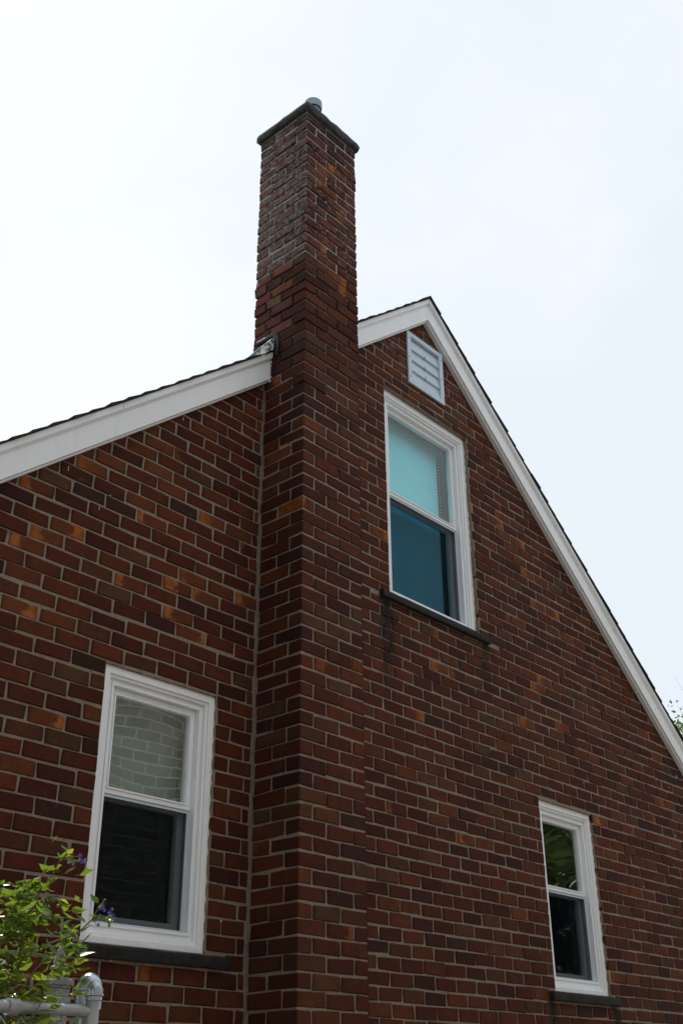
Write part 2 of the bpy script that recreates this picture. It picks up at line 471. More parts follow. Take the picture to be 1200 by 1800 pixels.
def brick_colour(x=None, z=None, w=0.1, flash_list=FLASH):
    c = rng.choices(PAL, PW)[0][0]
    k = rng.uniform(0.84, 1.16)
    f = 0.0
    if x is not None:
        for fx, fz, s in flash_list:
            if abs(x - fx) < w * 0.5 and abs(z - fz) < CR * 0.5: f = rng.uniform(0.7, 1.0)
    if f == 0.0 and rng.random() < 0.012: f = rng.uniform(0.25, 0.6)
    if f > 0.5: c = (0.135, 0.040, 0.0140)
    return (c[0] * k, c[1] * k * rng.uniform(0.94, 1.06), c[2] * k, f)

BR = []     # every brick: dict(group, centre, size, normal, colour)
def lay(group, x0, x1, y0, y1, z0, z1, nrm, col, proud=0.0):
    BR.append(dict(g=group, c=((x0 + x1) / 2, (y0 + y1) / 2, (z0 + z1) / 2), s=(x1 - x0, y1 - y0, z1 - z0), n=nrm, col=col))

# openings in the wall (x0, x1, z0, z1), and how deep the window sits
WIN = [dict(x0=-0.954, x1=-0.258, z0=0.226, z1=1.452, r=0.028, k='low'),
       dict(x0=2.720, x1=3.420, z0=0.226, z1=1.446, r=0.032, k='low'),
       dict(x0=1.164, x1=2.150, z0=2.478, z1=4.086, r=0.045, k='up')]
VENT = (1.437, 1.868, 4.245, 4.712)
SILLS = [(-0.985, -0.140, 0.170, 0.226), (2.640, 3.480, 0.170, 0.226), (1.060, 2.235, 2.432, 2.480)]
HOLES = [(w['x0'], w['x1'], w['z0'], w['z1']) for w in WIN] + [(VENT[0] + 0.03, VENT[1] - 0.03, VENT[2] + 0.03, VENT[3] - 0.03)] + SILLS

def minus(iv, holes):
    out = [iv]
    for a, b in holes:
        nx = []
        for x0, x1 in out:
            if b <= x0 or a >= x1: nx.append((x0, x1)); continue
            if a > x0: nx.append((x0, a))
            if b < x1: nx.append((b, x1))
        out = nx
    return out

NY = Vector((0, -1, 0)); NX = Vector((-1, 0, 0))
mortar = MB()
z = GROUND - 0.1
krow0 = int(math.floor((GROUND - 0.1) / CR))
for k in range(krow0, 66):
    z0 = k * CR + OFFZ; z1 = z0 + CR
    zt = z1
    half = (ZTOP - 0.02 - zt) / SLOPE
    if half < 0.05: break
    half = min(half, HALF)
    xa, xb = X0 - half, X0 + half
    # mortar bed behind this course, cut at the openings by height
    cuts = sorted({z0, z1} | {h for H in HOLES for h in H[2:] if z0 < h < z1})
    for q in range(len(cuts) - 1):
        za, zb = cuts[q], cuts[q + 1]
        hs = [(H[0], H[1]) for H in HOLES if H[2] < zb - 1e-6 and H[3] > za + 1e-6]
        for a, b in minus((xa, xb), hs):
            mortar.box(a, b, 0.0048, 0.26, za, zb)
    # bricks
    hs = [(H[0], H[1]) for H in HOLES if H[2] < z1 - 0.034 and H[3] > z0 + 0.034] + [(-rng.uniform(0.002, 0.015), WCH - 0.02)]
    lim = min((ZLOW + 0.09 - z0) / SLOPE, HALF)
    for a, b in minus((X0 - lim, X0 + lim), hs):
        left = b < 0.2
        ph = (0.20 if k % 2 == 0 else 0.71) if left else (0.38 if k % 2 == 0 else 0.87)
        ph += rng.gauss(0, 0.025)
        x = (math.floor(a / L - ph) + ph) * L
        wob = rng.gauss(0, 0.0012)
        while x < b:
            xn = x + L + rng.gauss(0, 0.0025)
            jl = J * rng.uniform(0.75, 1.3)
            u0, u1 = max(x + jl / 2, a + (0.002 if x < a else 0)), min(xn - jl / 2, b - 0.002)
            if u1 - u0 > 0.016:
                pr = min(rng.gauss(0, 0.0013), 0.0016)
                zz0, zz1 = z0 + J * rng.uniform(0.4, 0.62) + wob, z1 - J * rng.uniform(0.4, 0.62) + wob
                for H in HOLES:              # bricks cut round sills and lintels
                    if H[0] < u1 - 0.01 and H[1] > u0 + 0.01:
                        if H[3] > zz0 and H[3] < zz0 + 0.04: zz0 = H[3] + 0.006
                        if H[2] < zz1 and H[2] > zz1 - 0.04: zz1 = H[2] - 0.003
                lay('wall', u0, u1, pr, 0.09 + pr, zz0, zz1, NY, brick_colour((u0 + u1) / 2, (zz0 + zz1) / 2, u1 - u0))
            x = xn
# chimney bricks, course by course
NTOP = 73
for k in range(krow0, NTOP):
    jt = J * (0.5 if k < 57 else 0.68)
    z0 = k * CR + jt; z1 = (k + 1) * CR - jt
    wob = rng.gauss(0, 0.0012)
    fr = [0, .5, 1.5, 2.5] if k % 2 else [0, 1.0, 2.0, 2.5]
    fr = [q * L for q in fr]; fr[-1] = WCH
    through = z0 > top_line(0.0) - 0.28
    hdr = L * 0.5
    sd = ([0, 1.0, 1.5] if k % 2 else [0, .5, 1.5])
    sd = [q * L for q in sd]
    end = DCH + BACK if through else DCH - rng.uniform(0.004, 0.018)
    if through: sd = ([0, L, 1.70 * L, end] if k % 2 else [0, .5 * L, 1.5 * L, end])
    else: sd[-1] = end
    dep = 0.092
    for i in range(len(fr) - 1):
        x0, x1 = fr[i] + (J / 2 if i else 0), fr[i + 1] - (J / 2 if i < len(fr) - 2 else 0)
        x0 += rng.gauss(0, 0.0015) if i else 0
        pr = min(0.0018, rng.gauss(0, 0.0015) + (rng.gauss(-0.001, 0.002) if z0 > 3.7 else 0))
        dy = sd[1] - J / 2 if i == 0 else (dep if i < len(fr) - 2 else (L - J / 2 if k % 2 == 0 else hdr))
        lay('chim', x0 + (pr if i == 0 else 0), x1, -DCH + pr, -DCH + dy, z0 + wob, z1 + wob + rng.gauss(0, 0.001), NY,
            brick_colour((x0 + x1) / 2, (z0 + z1) / 2, x1 - x0, FLASH_CH))
    def dusty_skylit(c):  # weathered upper left face, with its brighter sky light painted into the colour
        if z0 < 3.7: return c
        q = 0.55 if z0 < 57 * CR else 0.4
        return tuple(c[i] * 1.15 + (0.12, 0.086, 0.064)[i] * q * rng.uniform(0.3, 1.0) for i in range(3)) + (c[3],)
    for i in range(1, len(sd) - 1):
        a, b = sd[i] + J / 2, sd[i + 1] - (J / 2 if i < len(sd) - 2 else 0)
        if b - a < 0.03: continue
        pr = min(0.0018, rng.gauss(0, 0.0015) + (rng.gauss(-0.001, 0.0025) if z0 > 3.7 else 0))
        lay('chim', pr, dep, -DCH + a, -DCH + b, z0 + wob, z1 + wob + rng.gauss(0, 0.001), NX, dusty_skylit(brick_colour()))
    if through:        # right and rear faces of the stack
        y = -DCH + (L - J / 2 if k % 2 == 0 else hdr) + J
        while y < BACK - 0.05:
            b = min(y + L - J, BACK)
            lay('chim', WCH - dep, WCH, y, b, z0, z1, Vector((1, 0, 0)), brick_colour())
            y = b + J
        x = dep + J
        while x < WCH - dep - 0.04:
            b = min(x + L - J, WCH - dep - J)
            lay('chim', x, b, BACK - dep, BACK, z0, z1, Vector((0, 1, 0)), brick_colour())
            x = b + J
    else:
        y = -DCH + (L - J / 2 if k % 2 == 0 else hdr) + J
        if y < -0.03: lay('chim', WCH - dep, WCH, y, -0.004, z0, z1, Vector((1, 0, 0)), brick_colour())

for b in BR:
    b['a'] = px_area(b['c'], b['s'][0] if abs(b['n'].y) else b['s'][1], b['s'][2], 0, b['n'])
    if b['n'] is NY and b['g'] == 'chim' and b['c'][0] < 0.12: b['a'] *= 1.5
    if abs(b['n'].x) > 0.5 and b['n'].x > 0 or b['n'].y > 0.5: b['a'] = 0
order = sorted(range(len(BR)), key=lambda i: -BR[i]['a'])
SINGLE = set(order[:300])

# ------------------------------------------------------------------ the house
house = empty('brick_house', (X0, 0, GROUND))
tag(house, 'dark red brick house with white trimmed gable, tall chimney and three sash windows', 'house')
HB = Vector((X0, 0, GROUND))
HM = Matrix.Translation(-HB)
def under_house(o):
    o.parent = house; o.matrix_parent_inverse = HM; return o

wall = under_house(mortar.build('wall', M['mortar']))
core = MB()
def core_box(ins, za, zb, through):
    core.box(ins, WCH - ins, -DCH + ins, (BACK - ins if through else 0.003), za, zb)
core_box(0.0055, GROUND - 0.1, 3.52, False)
chimney = under_house(core.build('chimney', M['mortar']))
rp = MB(); rp.box(0.0105, WCH - 0.007, -DCH + 0.0072, BACK - 0.01, 3.52, 57 * CR)
rp.build('raked_mortar_core', M['mortar_dark'], chimney)
rp = MB(); rp.box(0.0065, WCH - 0.006, -DCH + 0.006, BACK - 0.006, 57 * CR, NTOP * CR)
rp.build('repointed_mortar_core', M['mortar_grey'], chimney)

stuff = {'wall': MB(), 'chim': MB()}
CACHE = {}
for i, b in enumerate(BR):
    par = wall if b['g'] == 'wall' else chimney
    if i in SINGLE:
        key = (round(b['s'][0] * 50) / 50 or 0.02, round(b['s'][1] * 50) / 50 or 0.02, i % 3, abs(b['n'].x) > .5)
        if key not in CACHE:
            mb = MB(); mb.add(*brick_geo(key[0], key[1], 0.0655, rng)); mb.uv = brick_uv(mb.v, (key[0], key[1], 0.0655), abs(b['n'].x) > .5)
            me = mb.mesh('brick'); me.materials.append(M['brick']); CACHE[key] = me
        o = bpy.data.objects.new('brick', CACHE[key]); COL.objects.link(o)
        o.parent = par
        o.location = b['c']
        o.scale = (b['s'][0] / key[0], b['s'][1] / key[1], b['s'][2] / 0.0655)
        o.color = b['col']
    else:
        v, f = brick_geo(*b['s'], rng); stuff[b['g']].uv += brick_uv(v, b['s'], abs(b['n'].x) > .5)
        c = b['c']
        stuff[b['g']].add([(p[0] + c[0], p[1] + c[1], p[2] + c[2]) for p in v], f, b['col'])
for g, par in (('wall', wall), ('chim', chimney)):
    o = stuff[g].build('brickwork', M['brickwork'], par); tag(o, kind='stuff')

# chimney cap: rounded concrete crown
def rounded_slab(x0, x1, y0, y1, z0, z1, r, seed, n=9, jit=0.004):
    rr = random.Random(seed)
    mb = MB()
    prof = [(-r * 0.5, z0), (-0.003, z0 + r * 0.45), (0, z0 + (z1 - z0) * 0.5), (-r * 0.18, z1 - r * 0.5), (-r * 0.9, z1)]
    loops = []
    for off, zz in prof:
        pts = []
        for (cx, cy, a0) in ((x1, y1, 0), (x0, y1, 90), (x0, y0, 180), (x1, y0, 270)):
            for q in range(4):
                g = math.radians(a0 + 30 * q); R_ = 0.03
                ix = cx - R_ * (1 if cx == x1 else -1); iy = cy - R_ * (1 if cy == y1 else -1)
                pts.append((ix + (R_ + off) * math.cos(g), iy + (R_ + off) * math.sin(g)))
        # subdivide straight sides
        full = []
        for q in range(len(pts)):
            p, nx = pts[q], pts[(q + 1) % len(pts)]
            full.append(p)
            if math.dist(p, nx) > 0.1:
                for m in range(1, n): full.append((p[0] + (nx[0] - p[0]) * m / n, p[1] + (nx[1] - p[1]) * m / n))
        loops.append([(p[0] + rr.gauss(0, jit * .5), p[1] + rr.gauss(0, jit * .5), zz + rr.gauss(0, jit * 0.6)) for p in full])
    n_ = len(loops[0]); v = [p for lp in loops for p in lp]; f = []
    for i in range(len(loops) - 1):
        for q in range(n_): f.append((i * n_ + q, i * n_ + (q + 1) % n_, (i + 1) * n_ + (q + 1) % n_, (i + 1) * n_ + q))
    f.append(tuple(range(n_ - 1, -1, -1))); f.append(tuple((len(loops) - 1) * n_ + q for q in range(n_)))
    mb.add(v, f)
    return mb
rounded_slab(-0.032, WCH + 0.030, -DCH - 0.032, BACK + 0.03, NTOP * CR + 0.010, NTOP * CR + 0.080, 0.03, 3).build('chimney_cap', M['cap'], chimney, smooth=50)
bed = MB(); bed.box(0.006, WCH - 0.006, -DCH + 0.006, BACK - 0.006, NTOP * CR, NTOP * CR + 0.02); bed.build('cap_bed', M['mortar_grey'], chimney)
zt = NTOP * CR + 0.075
fl = MB()
fl.lathe([(0.050, zt), (0.050, zt + 0.16), (0.053, zt + 0.163), (0.053, zt + 0.18), (0.050, zt + 0.183), (0.050, zt + 0.205), (0.060, zt + 0.207), (0.063, zt + 0.215),
          (0.063, zt + 0.268), (0.054, zt + 0.275), (0.056, zt + 0.275), (0.054, zt + 0.24)], 0.205, -0.20, 32)
fl.build('flue_pipe', M['flue'], chimney, smooth=40)

# windows ----------------------------------------------------------------
def pane_mesh(x0, x1, z0, z1, y, sag, n=14):
    """glass 4 mm thick, dished inwards a little as sealed units are"""
    mb = MB(); v = []
    for layer in (0, 1):
        for j in range(n + 1):
            for i in range(n + 1):
                a, b = i / n, j / n
                d = sag * (1 - (2 * a - 1) ** 2) * (1 - (2 * b - 1) ** 2)
                v.append((x0 + (x1 - x0) * a, y + d + layer * 0.004, z0 + (z1 - z0) * b))
    f = []; N1 = (n + 1) ** 2
    for j in range(n):
        for i in range(n):
            q = j * (n + 1) + i
            f.append((q, q + 1, q + n + 2, q + n + 1)); f.append((N1 + q, N1 + q + n + 1, N1 + q + n + 2, N1 + q + 1))
    mb.add(v, f)
    return mb

def make_window(w):
    x0, x1, z0, z1, r = w['x0'] + 0.002, w['x1'] - 0.002, w['z0'] + 0.001, w['z1'] - 0.002, w['r']
    big = w['k'] == 'up'
    bw = 0.050 if not big else 0.060
    jw = 0.030
    zb = z0 + (0.088 if not big else 0.07)      # top of the bottom rail of the frame
    zm = z0 + (z1 - z0) * (0.530 if not big else 0.505)  # meeting rail
    f = MB()
    f.ring(x0, x1, z0, z1, bw, bw, 0.050, bw, r, r + 0.05)
    f.ring(x0 + 0.004, x1 - 0.004, z0 + 0.004, z1 - 0.004, bw - 0.018, bw - 0.018, 0.03, bw - 0.018, r - 0.010, r - 0.0003)
    win = under_house(f.build('window', M['vinyl'], bevel=0.003))
    def sub(mb, name, mat, **kw): return mb.build(name, mat, win, **kw)
    jm = MB()
    jm.ring(x0 + bw, x1 - bw, z0 + 0.05, z1 - bw, jw, jw, zb - z0 - 0.05, jw, r + 0.018, r + 0.079)
    jm.ring(x0 + bw + jw - 0.012, x1 - bw - jw + 0.012, zb - 0.012, z1 - bw - jw + 0.012, 0.012, 0.012, 0.012, 0.012, r + 0.010, r + 0.0175)
    sub(jm, 'jamb', M['vinyl'], bevel=0.002)
    ix0, ix1, iz1 = x0 + bw + jw, x1 - bw - jw, z1 - bw - jw
    st = 0.036
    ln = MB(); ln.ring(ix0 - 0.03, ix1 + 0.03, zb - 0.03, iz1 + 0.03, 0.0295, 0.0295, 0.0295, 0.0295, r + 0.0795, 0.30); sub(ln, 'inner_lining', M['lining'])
    us = MB(); us.ring(ix0 + .001, ix1 - .001, zm - 0.001, iz1 - .001, st, st, 0.030, st, r + 0.040, r + 0.075)
    us.ring(ix0 + st - .009, ix1 - st + .009, zm + 0.020, iz1 - st + .009, 0.008, 0.008, 0.008, 0.008, r + 0.033, r + 0.0397)
    sub(us, 'upper_sash', M['vinyl'], bevel=0.002)
    up_ = pane_mesh(ix0 + st - .004, ix1 - st + .004, zm + .026, iz1 - st + .004, r + 0.055, w.get('sag', 0.001)).build('pane', M['glass_clear' if big else 'glass'], win, smooth=180)
    ls = MB(); ls.ring(ix0 + .001, ix1 - .001, zb + .001, zm + 0.028, st + .004, st + .004, 0.042, 0.050, r + 0.080, r + 0.115)
    sub(ls, 'lower_sash', M['vinyl'], bevel=0.002)
    pane_mesh(ix0 + st, ix1 - st, zb + .04, zm - .02, r + 0.097, w.get('sag', 0.001) * 0.8).build('pane', M['glass_blue' if big else 'glass_clear'], win, smooth=180)
    sf = MB(); sf.ring(ix0 + .001, ix1 - .001, zb + .001, zm - .003, 0.012, 0.012, 0.012, 0.012, r + 0.046, r + 0.056)
    sub(sf, 'screen_frame', M['aluminium_white'])
    sc = MB(); sc.box(ix0 + .012, ix1 - .012, r + 0.050, r + 0.0505, zb + .012, zm - .014)
    sub(sc, 'insect_screen', M['screen_open' if big else 'screen'])
    # bead of caulk against the brick on the jambs, lumpy at the joints
    ck = MB(); rr = random.Random(int(x0 * 100))
    for xx, sgn in ((x0, 1), (x1, -1)):
        n = 46; pts = []; rad = []
        for q in range(n):
            zz = z0 + (z1 - z0) * q / (n - 1)
            pts.append((xx + sgn * 0.001, r - 0.004, zz))
            near = abs(((zz - OFFZ) / CR) % 1.0 - 0.0); near = min(near, 1 - near)
            rad.append(0.005 + (0.006 if near < 0.16 else 0.0) + rr.uniform(0, 0.0012))
        ck.tube(pts, rad, 6)
    pts = [(x0 + (x1 - x0) * q / 20, r - 0.004, z1 - 0.001 + rr.uniform(-.002, .002)) for q in range(21)]
    ck.tube(pts, [0.005 + rr.uniform(0, 0.003) for _ in pts], 6)
    sub(ck, 'caulk_bead', M['caulk'], smooth=60)
    if w.get('half_blind'):
        hb = MB(); hb.box(ix0 + .006, ix1 - .006, r + 0.150, r + 0.153, zm + 0.02, z1 - 0.05); sub(hb, 'roller_blind', M['blind_grey'])
    if big:
        bl = MB()
        n = 10; bx0, bx1 = ix0 + 0.012, ix1 - 0.054
        v = []; ff = []
        for q in range(n + 1):
            a = q / n
            xx = bx0 + (bx1 - bx0) * a
            yy = r + 0.150 + 0.003 * math.sin(a * 9)
            v += [(xx, yy, zb - 0.05), (xx, yy, z1 - 0.06), (xx, yy + 0.002, zb - 0.05), (xx, yy + 0.002, z1 - 0.06)]
        for q in range(n):
            b = q * 4
            ff += [(b, b + 4, b + 5, b + 1), (b + 6, b + 2, b + 3, b + 7), (b + 1, b + 5, b + 7, b + 3)]
        bl.add(v, ff); sub(bl, 'roller_blind', M['blind'], smooth=180)
        bd = MB()
        zz = zb
        while zz < z1 - 0.08:
            for g in (0,):
                cx, cy = bx1 + 0.012, r + 0.142
                bd.add([(cx - .0045, cy, zz), (cx, cy - .0045, zz), (cx + .0045, cy, zz), (cx, cy + .0045, zz), (cx, cy, zz + .0055), (cx, cy, zz - .0055)],
                       [(0, 1, 4), (1, 2, 4), (2, 3, 4), (3, 0, 4), (1, 0, 5), (2, 1, 5), (3, 2, 5), (0, 3, 5)])
            zz += 0.026
        o = sub(bd, 'bead_chain', M['bead'], smooth=180); tag(o, kind='stuff')
    return win
WIN[0]['half_blind'] = True; WIN[0]['sag'] = 0.0007; WIN[1]['sag'] = 0.0012; WIN[2]['sag'] = 0.001
for w in WIN: make_window(w)
# window reveals' inner linings, so that the rooms stay closed behind the brick
for sx0, sx1, sz0, sz1 in SILLS:
    rr = random.Random(int(sx0 * 50))
    mb = MB(); n = 14; v = []; f = []
    for q in range(n + 1):
        xx = sx0 + (sx1 - sx0) * q / n
        j = lambda: rr.gauss(0, 0.0012)
        v += [(xx, -0.030 + j(), sz0 + j()), (xx, -0.034 + j(), sz0 + 0.012), (xx, -0.034 + j(), sz1 - 0.012 + j()), (xx, -0.026 + j(), sz1 - 0.003 + j()), (xx, 0.16, sz1 - 0.0005), (xx, 0.16, sz0)]
    for q in range(n):
        for s_ in range(6):
            a, b = q * 6 + s_, q * 6 + (s_ + 1) % 6
            f.append((a, a + 6, b + 6, b))
    f += [tuple(range(6)), tuple(n * 6 + s_ for s_ in range(5, -1, -1))]
    mb.add(v, f)
    under_house(mb.build('stone_sill', M['sill'], smooth=30))

# gable vent ---------------------------------------------------------------
vx0, vx1, vz0, vz1 = VENT
vb = MB()
vb.ring(vx0, vx1, vz0, vz1, 0.040, 0.040, 0.040, 0.034, -0.016, -0.002)
vb.ring(vx0 + 0.036, vx1 - 0.036, vz0 + 0.036, vz1 - 0.030, 0.006, 0.006, 0.006, 0.006, -0.0155, 0.07)
vent = under_house(vb.build('gable_vent', M['aluminium_white'], bevel=0.0015))
bk = MB(); bk.box(vx0 + .04, vx1 - .04, 0.072, 0.08, vz0 + .04, vz1 - .035); bk.build('vent_back', M['dark'], vent)
sp = (vz1 - vz0 - 0.085) / 4.0
for q in range(4):
    zb_ = vz0 + 0.046 + q * sp
    mb = MB()
    a = [(vx0 + 0.043, -0.006, zb_), (vx0 + 0.043, 0.010, zb_ + sp * 0.955), (vx0 + 0.043, 0.014, zb_ + sp * 0.955 - 0.002), (vx0 + 0.043, -0.002, zb_ - 0.004), (vx0 + .043, 0.008, zb_ - 0.006), (vx0 + .043, 0.008, zb_ - 0.009), (vx0 + .043, -0.006, zb_ - 0.007)]
    mb.prism([(vx1 - 0.043, p[1], p[2]) for p in a][::-1], a[::-1])
    mb.build('louvre', M['aluminium_white'], vent)
clip = MB()
for q in range(4):
    zb_ = vz0 + 0.046 + q * sp
    clip.box(1.651, 1.656, -0.010, 0.012, zb_ - 0.012, zb_ + 0.014)
clip.build('louvre_clip', M['wire'], vent)
rv = MB()
for rx in (vx0 + 0.018, vx1 - 0.018):
    for rz_ in (0.12, 0.5, 0.86):
        zz = vz0 + (vz1 - vz0) * rz_
        rv.add([(rx + .005 * math.cos(g), -0.0165, zz + .005 * math.sin(g)) for g in [k * math.pi / 4 for k in range(8)]] + [(rx, -0.020, zz)],
               [((k + 1) % 8, k, 8) for k in range(8)])
rv.build('rivet', M['dark'], vent)

# trim boards along the gable ------------------------------------------------
def slope_board(xa, xb, lo, hi, y0, y1, name, mat, bevel=0.003):
    mb = MB()
    q = lambda y: [(xa, y, top_line(xa, lo)), (xb, y, top_line(xb, lo)), (xb, y, top_line(xb, hi)), (xa, y, top_line(xa, hi))]
    a, b = q(y0), q(y1)
    mb.add(a + b, [(0, 1, 2, 3), (7, 6, 5, 4), (1, 0, 4, 5), (2, 1, 5, 6), (3, 2, 6, 7), (0, 3, 7, 4)])
    return under_house(mb.build(name, mat, bevel=bevel))
DV = ZLOW - ZTOP       # -0.21
XL, XR = X0 - HALF - 0.25, X0 + HALF + 0.25
for (xa, xb) in ((XL, -0.004), (WCH + 0.004, X0 - 0.0008), (X0 + 0.0008, XR)):
    slope_board(xa, xb, DV, -0.002, -0.055, 0.002, 'frieze_board', M['trim'])
    slope_board(xa, xb, DV - 0.014, DV - 0.0005, -0.036, 0.001, 'frieze_moulding', M['trim'], 0.003)
for (xa, xb) in ((XL, -1.062), (-1.060, -0.006), (WCH + 0.006, X0 - 0.001), (X0 + 0.001, 3.318), (3.320, XR)):
    mb = MB()
    def prof(x):
        return [(x, -0.0770, top_line(x, -0.001)), (x, -0.0770, top_line(x, -0.040)), (x, -0.0740, top_line(x, -0.044)), (x, -0.069, top_line(x, -0.048)),
                (x, -0.062, top_line(x, -0.052)), (x, -0.0555, top_line(x, -0.060)), (x, -0.0555, top_line(x, -0.001))]
    mb.prism(prof(xb), prof(xa))
    under_house(mb.build('rake_board', M['trim'], bevel=0.0015))
# roof deck and shingles
deck = MB()
for xa, xb in ((XL, X0), (X0, XR)):
    q = lambda y: [(xa, y, top_line(xa, -0.13)), (xb, y, top_line(xb, -0.13)), (xb, y, top_line(xb, -0.003)), (xa, y, top_line(xa, -0.003))]
    a, b = q(0.003), q(LEN_Y + 0.1)
    deck.add(a + b, [(0, 1, 2, 3), (7, 6, 5, 4), (1, 0, 4, 5), (2, 1, 5, 6), (3, 2, 6, 7), (0, 3, 7, 4)])
roof = under_house(deck.build('roof', M['plaster']))
sh = MB(); rr = random.Random(5)
ca = 1 / math.sqrt(1 + SLOPE ** 2); sa = SLOPE * ca
nl = int((HALF + 0.27) / ca / 0.135)
for side in (-1, 1):
    for k in range(nl + 1):
        s0 = k * 0.135 - 0.0; s1 = s0 + 0.150
        ys_ = -0.092 + rr.uniform(-0.006, 0.006)
        th = 0.012 + rr.uniform(-.001, .002)
        def P(s, h, y):
            return (X0 + side * (s * ca + h * sa), y, ZTOP - s * sa + h * ca)
        lift = rr.uniform(0, 0.003)
        # near the chimney the shingles stop against the brick
        segs = [(ys_, LEN_Y + 0.15)]
        xm = X0 + side * (s0 + 0.07) * ca
        if side < 0 and -0.06 < xm < WCH + 0.06: segs = [(BACK + 0.01, LEN_Y + 0.15)]
        for ya, yb in segs:
            a = [P(s0, 0.001, ya), P(s1, 0.001 + lift * .3, ya), P(s1, th + 0.001 + lift, ya), P(s0, 0.004, ya)]
            b = [P(s0, 0.001, yb), P(s1, 0.001 + lift * .3, yb), P(s1, th + 0.001 + lift, yb), P(s0, 0.004, yb)]
            if side > 0: sh.prism(a, b)
            else: sh.prism(a[::-1], b[::-1])
for k in range(60):
    ya = -0.09 + k * 0.155
    if ya > LEN_Y: break
    sh.prism([(X0 - 0.10, ya, ZTOP - 0.084 + .012), (X0, ya, ZTOP + 0.004), (X0 + 0.10, ya, ZTOP - 0.084 + .012), (X0 + 0.10, ya, ZTOP - 0.06), (X0, ya, ZTOP + 0.022), (X0 - 0.10, ya, ZTOP - 0.06)][::-1],
             [(X0 - 0.10, ya + .2, ZTOP - 0.084 + .006), (X0, ya + .2, ZTOP + 0.002), (X0 + 0.10, ya + .2, ZTOP - 0.084 + .006), (X0 + 0.10, ya + .2, ZTOP - 0.068), (X0, ya + .2, ZTOP + 0.014), (X0 - 0.10, ya + .2, ZTOP - 0.068)][::-1])
o = sh.build('shingles', M['shingle'], roof); tag(o, kind='stuff')
# flashing at the chimney
fm = MB()
def tl(x, o): return top_line(x, o)
A = [(-0.088, -0.100, tl(-0.088, 0.006)), (-0.030, -0.104, tl(-0.030, 0.010)), (-0.022, -0.106, tl(-0.030, 0.115)), (-0.080, -0.098, tl(-0.080, 0.085))]
B = [(p[0], 0.10, p[2] - 0.035) for p in A]
fm.add(A + B, [(0, 1, 2, 3), (1, 5, 6, 2), (3, 2, 6, 7), (0, 3, 7, 4), (4, 7, 6, 5)])
flash = under_house(fm.build('flashing', M['flash'], bevel=0.003))
sl = MB(); rr = random.Random(9)
pts = [(-0.012 - 0.012 * (q == 3), -0.108 + q * 0.028, tl(-0.02, 0.03) + rr.uniform(-.01, .02)) for q in range(8)]
pts = [(-0.010, -0.112, tl(0, -0.055)), (-0.008, -0.114, tl(0, 0.03)), (-0.012, -0.112, tl(0, 0.085)), (-0.02, -0.10, tl(0, 0.108)), (-0.012, -0.03, tl(0, 0.112)), (-0.01, 0.06, tl(0, 0.12))]
sl.tube(pts, [0.012, 0.013, 0.016, 0.018, 0.016, 0.014], 8)
sl.build('sealant', M['tar'], flash, smooth=180)
# lumpy mortar where the rake boards meet the chimney
ml = MB()
for q in range(9):
    zz = tl(0, DV - 0.015 + q * 0.022)
    ml.add([(p[0] * .016 - 0.006, p[1] * .016 - 0.045 + rr.uniform(-.012, .006), p[2] * .015 + zz) for p in ((-1, 0, 0), (0, -1, 0), (1, 0, 0), (0, 1, 0), (0, 0, 1), (0, 0, -1))],
           [(0, 1, 4), (1, 2, 4), (2, 3, 4), (3, 0, 4), (1, 0, 5), (2, 1, 5), (3, 2, 5), (0, 3, 5)])
o = under_house(ml.build('mortar_fillet', M['caulk'], smooth=180)); tag(o, kind='stuff')
# paint drips and lime specks on the brick
dp = MB(); rr = random.Random(21)
for px, py, h in ((322, 739, 0.022), (215, 771, 0.02), (120, 827, 0.026), (194, 872, 0.008), (174, 896, 0.02), (1188, 1367, 0.02), (1152, 1371, 0.012),
                  (1195, 1480, 0.01), (1186, 1471, 0.014), (1105, 1295, 0.01), (195, 1690, 0.01), (1175, 1385, 0.008), (1130, 1560, .008), (388, 1620, .008)):
    x, zz, _ = flash_at(px, py, 0.0)
    dp.prism([(x - .0035, -0.0005, zz), (x, -0.0045, zz - h * .2), (x + .0035, -0.0005, zz)], [(x - .002, -0.0005, zz + h), (x, -0.0040, zz + h * .9), (x + .003, -0.0005, zz + h)])
o = under_house(dp.build('paint_drips', M['caulk'])); tag(o, kind='stuff')
# rest of the body of the house
sw = MB()
ze = top_line(X0 - HALF, -0.13)
for xa, xb in ((X0 - HALF, X0 - HALF + 0.25), (X0 + HALF - 0.25, X0 + HALF)):
    sw.box(xa, xb, 0.262, LEN_Y, GROUND - 0.1, ze + (0.0))
under_house(sw.build('side_wall', M['mortar']))
rw = MB()
a = [(X0 - HALF, LEN_Y + .002, GROUND - .1), (X0 + HALF, LEN_Y + .002, GROUND - .1), (X0 + HALF, LEN_Y + .002, ze), (X0, LEN_Y + .002, ZTOP - 0.14), (X0 - HALF, LEN_Y + .002, ze)]
rw.prism([(p[0], p[1] - 0.0, p[2]) for p in a], [(p[0], p[1] + 0.07, p[2]) for p in a])
under_house(rw.build('rear_wall', M['plaster']))
flo = MB(); flo.box(X0 - HALF + 0.26, X0 + HALF - 0.26, 0.262, LEN_Y, 1.85, 2.05); flo.box(X0 - HALF + 0.26, X0 + HALF - 0.26, 0.262, LEN_Y, -0.75, -0.6)
under_house(flo.build('floor_slab', M['plaster']))

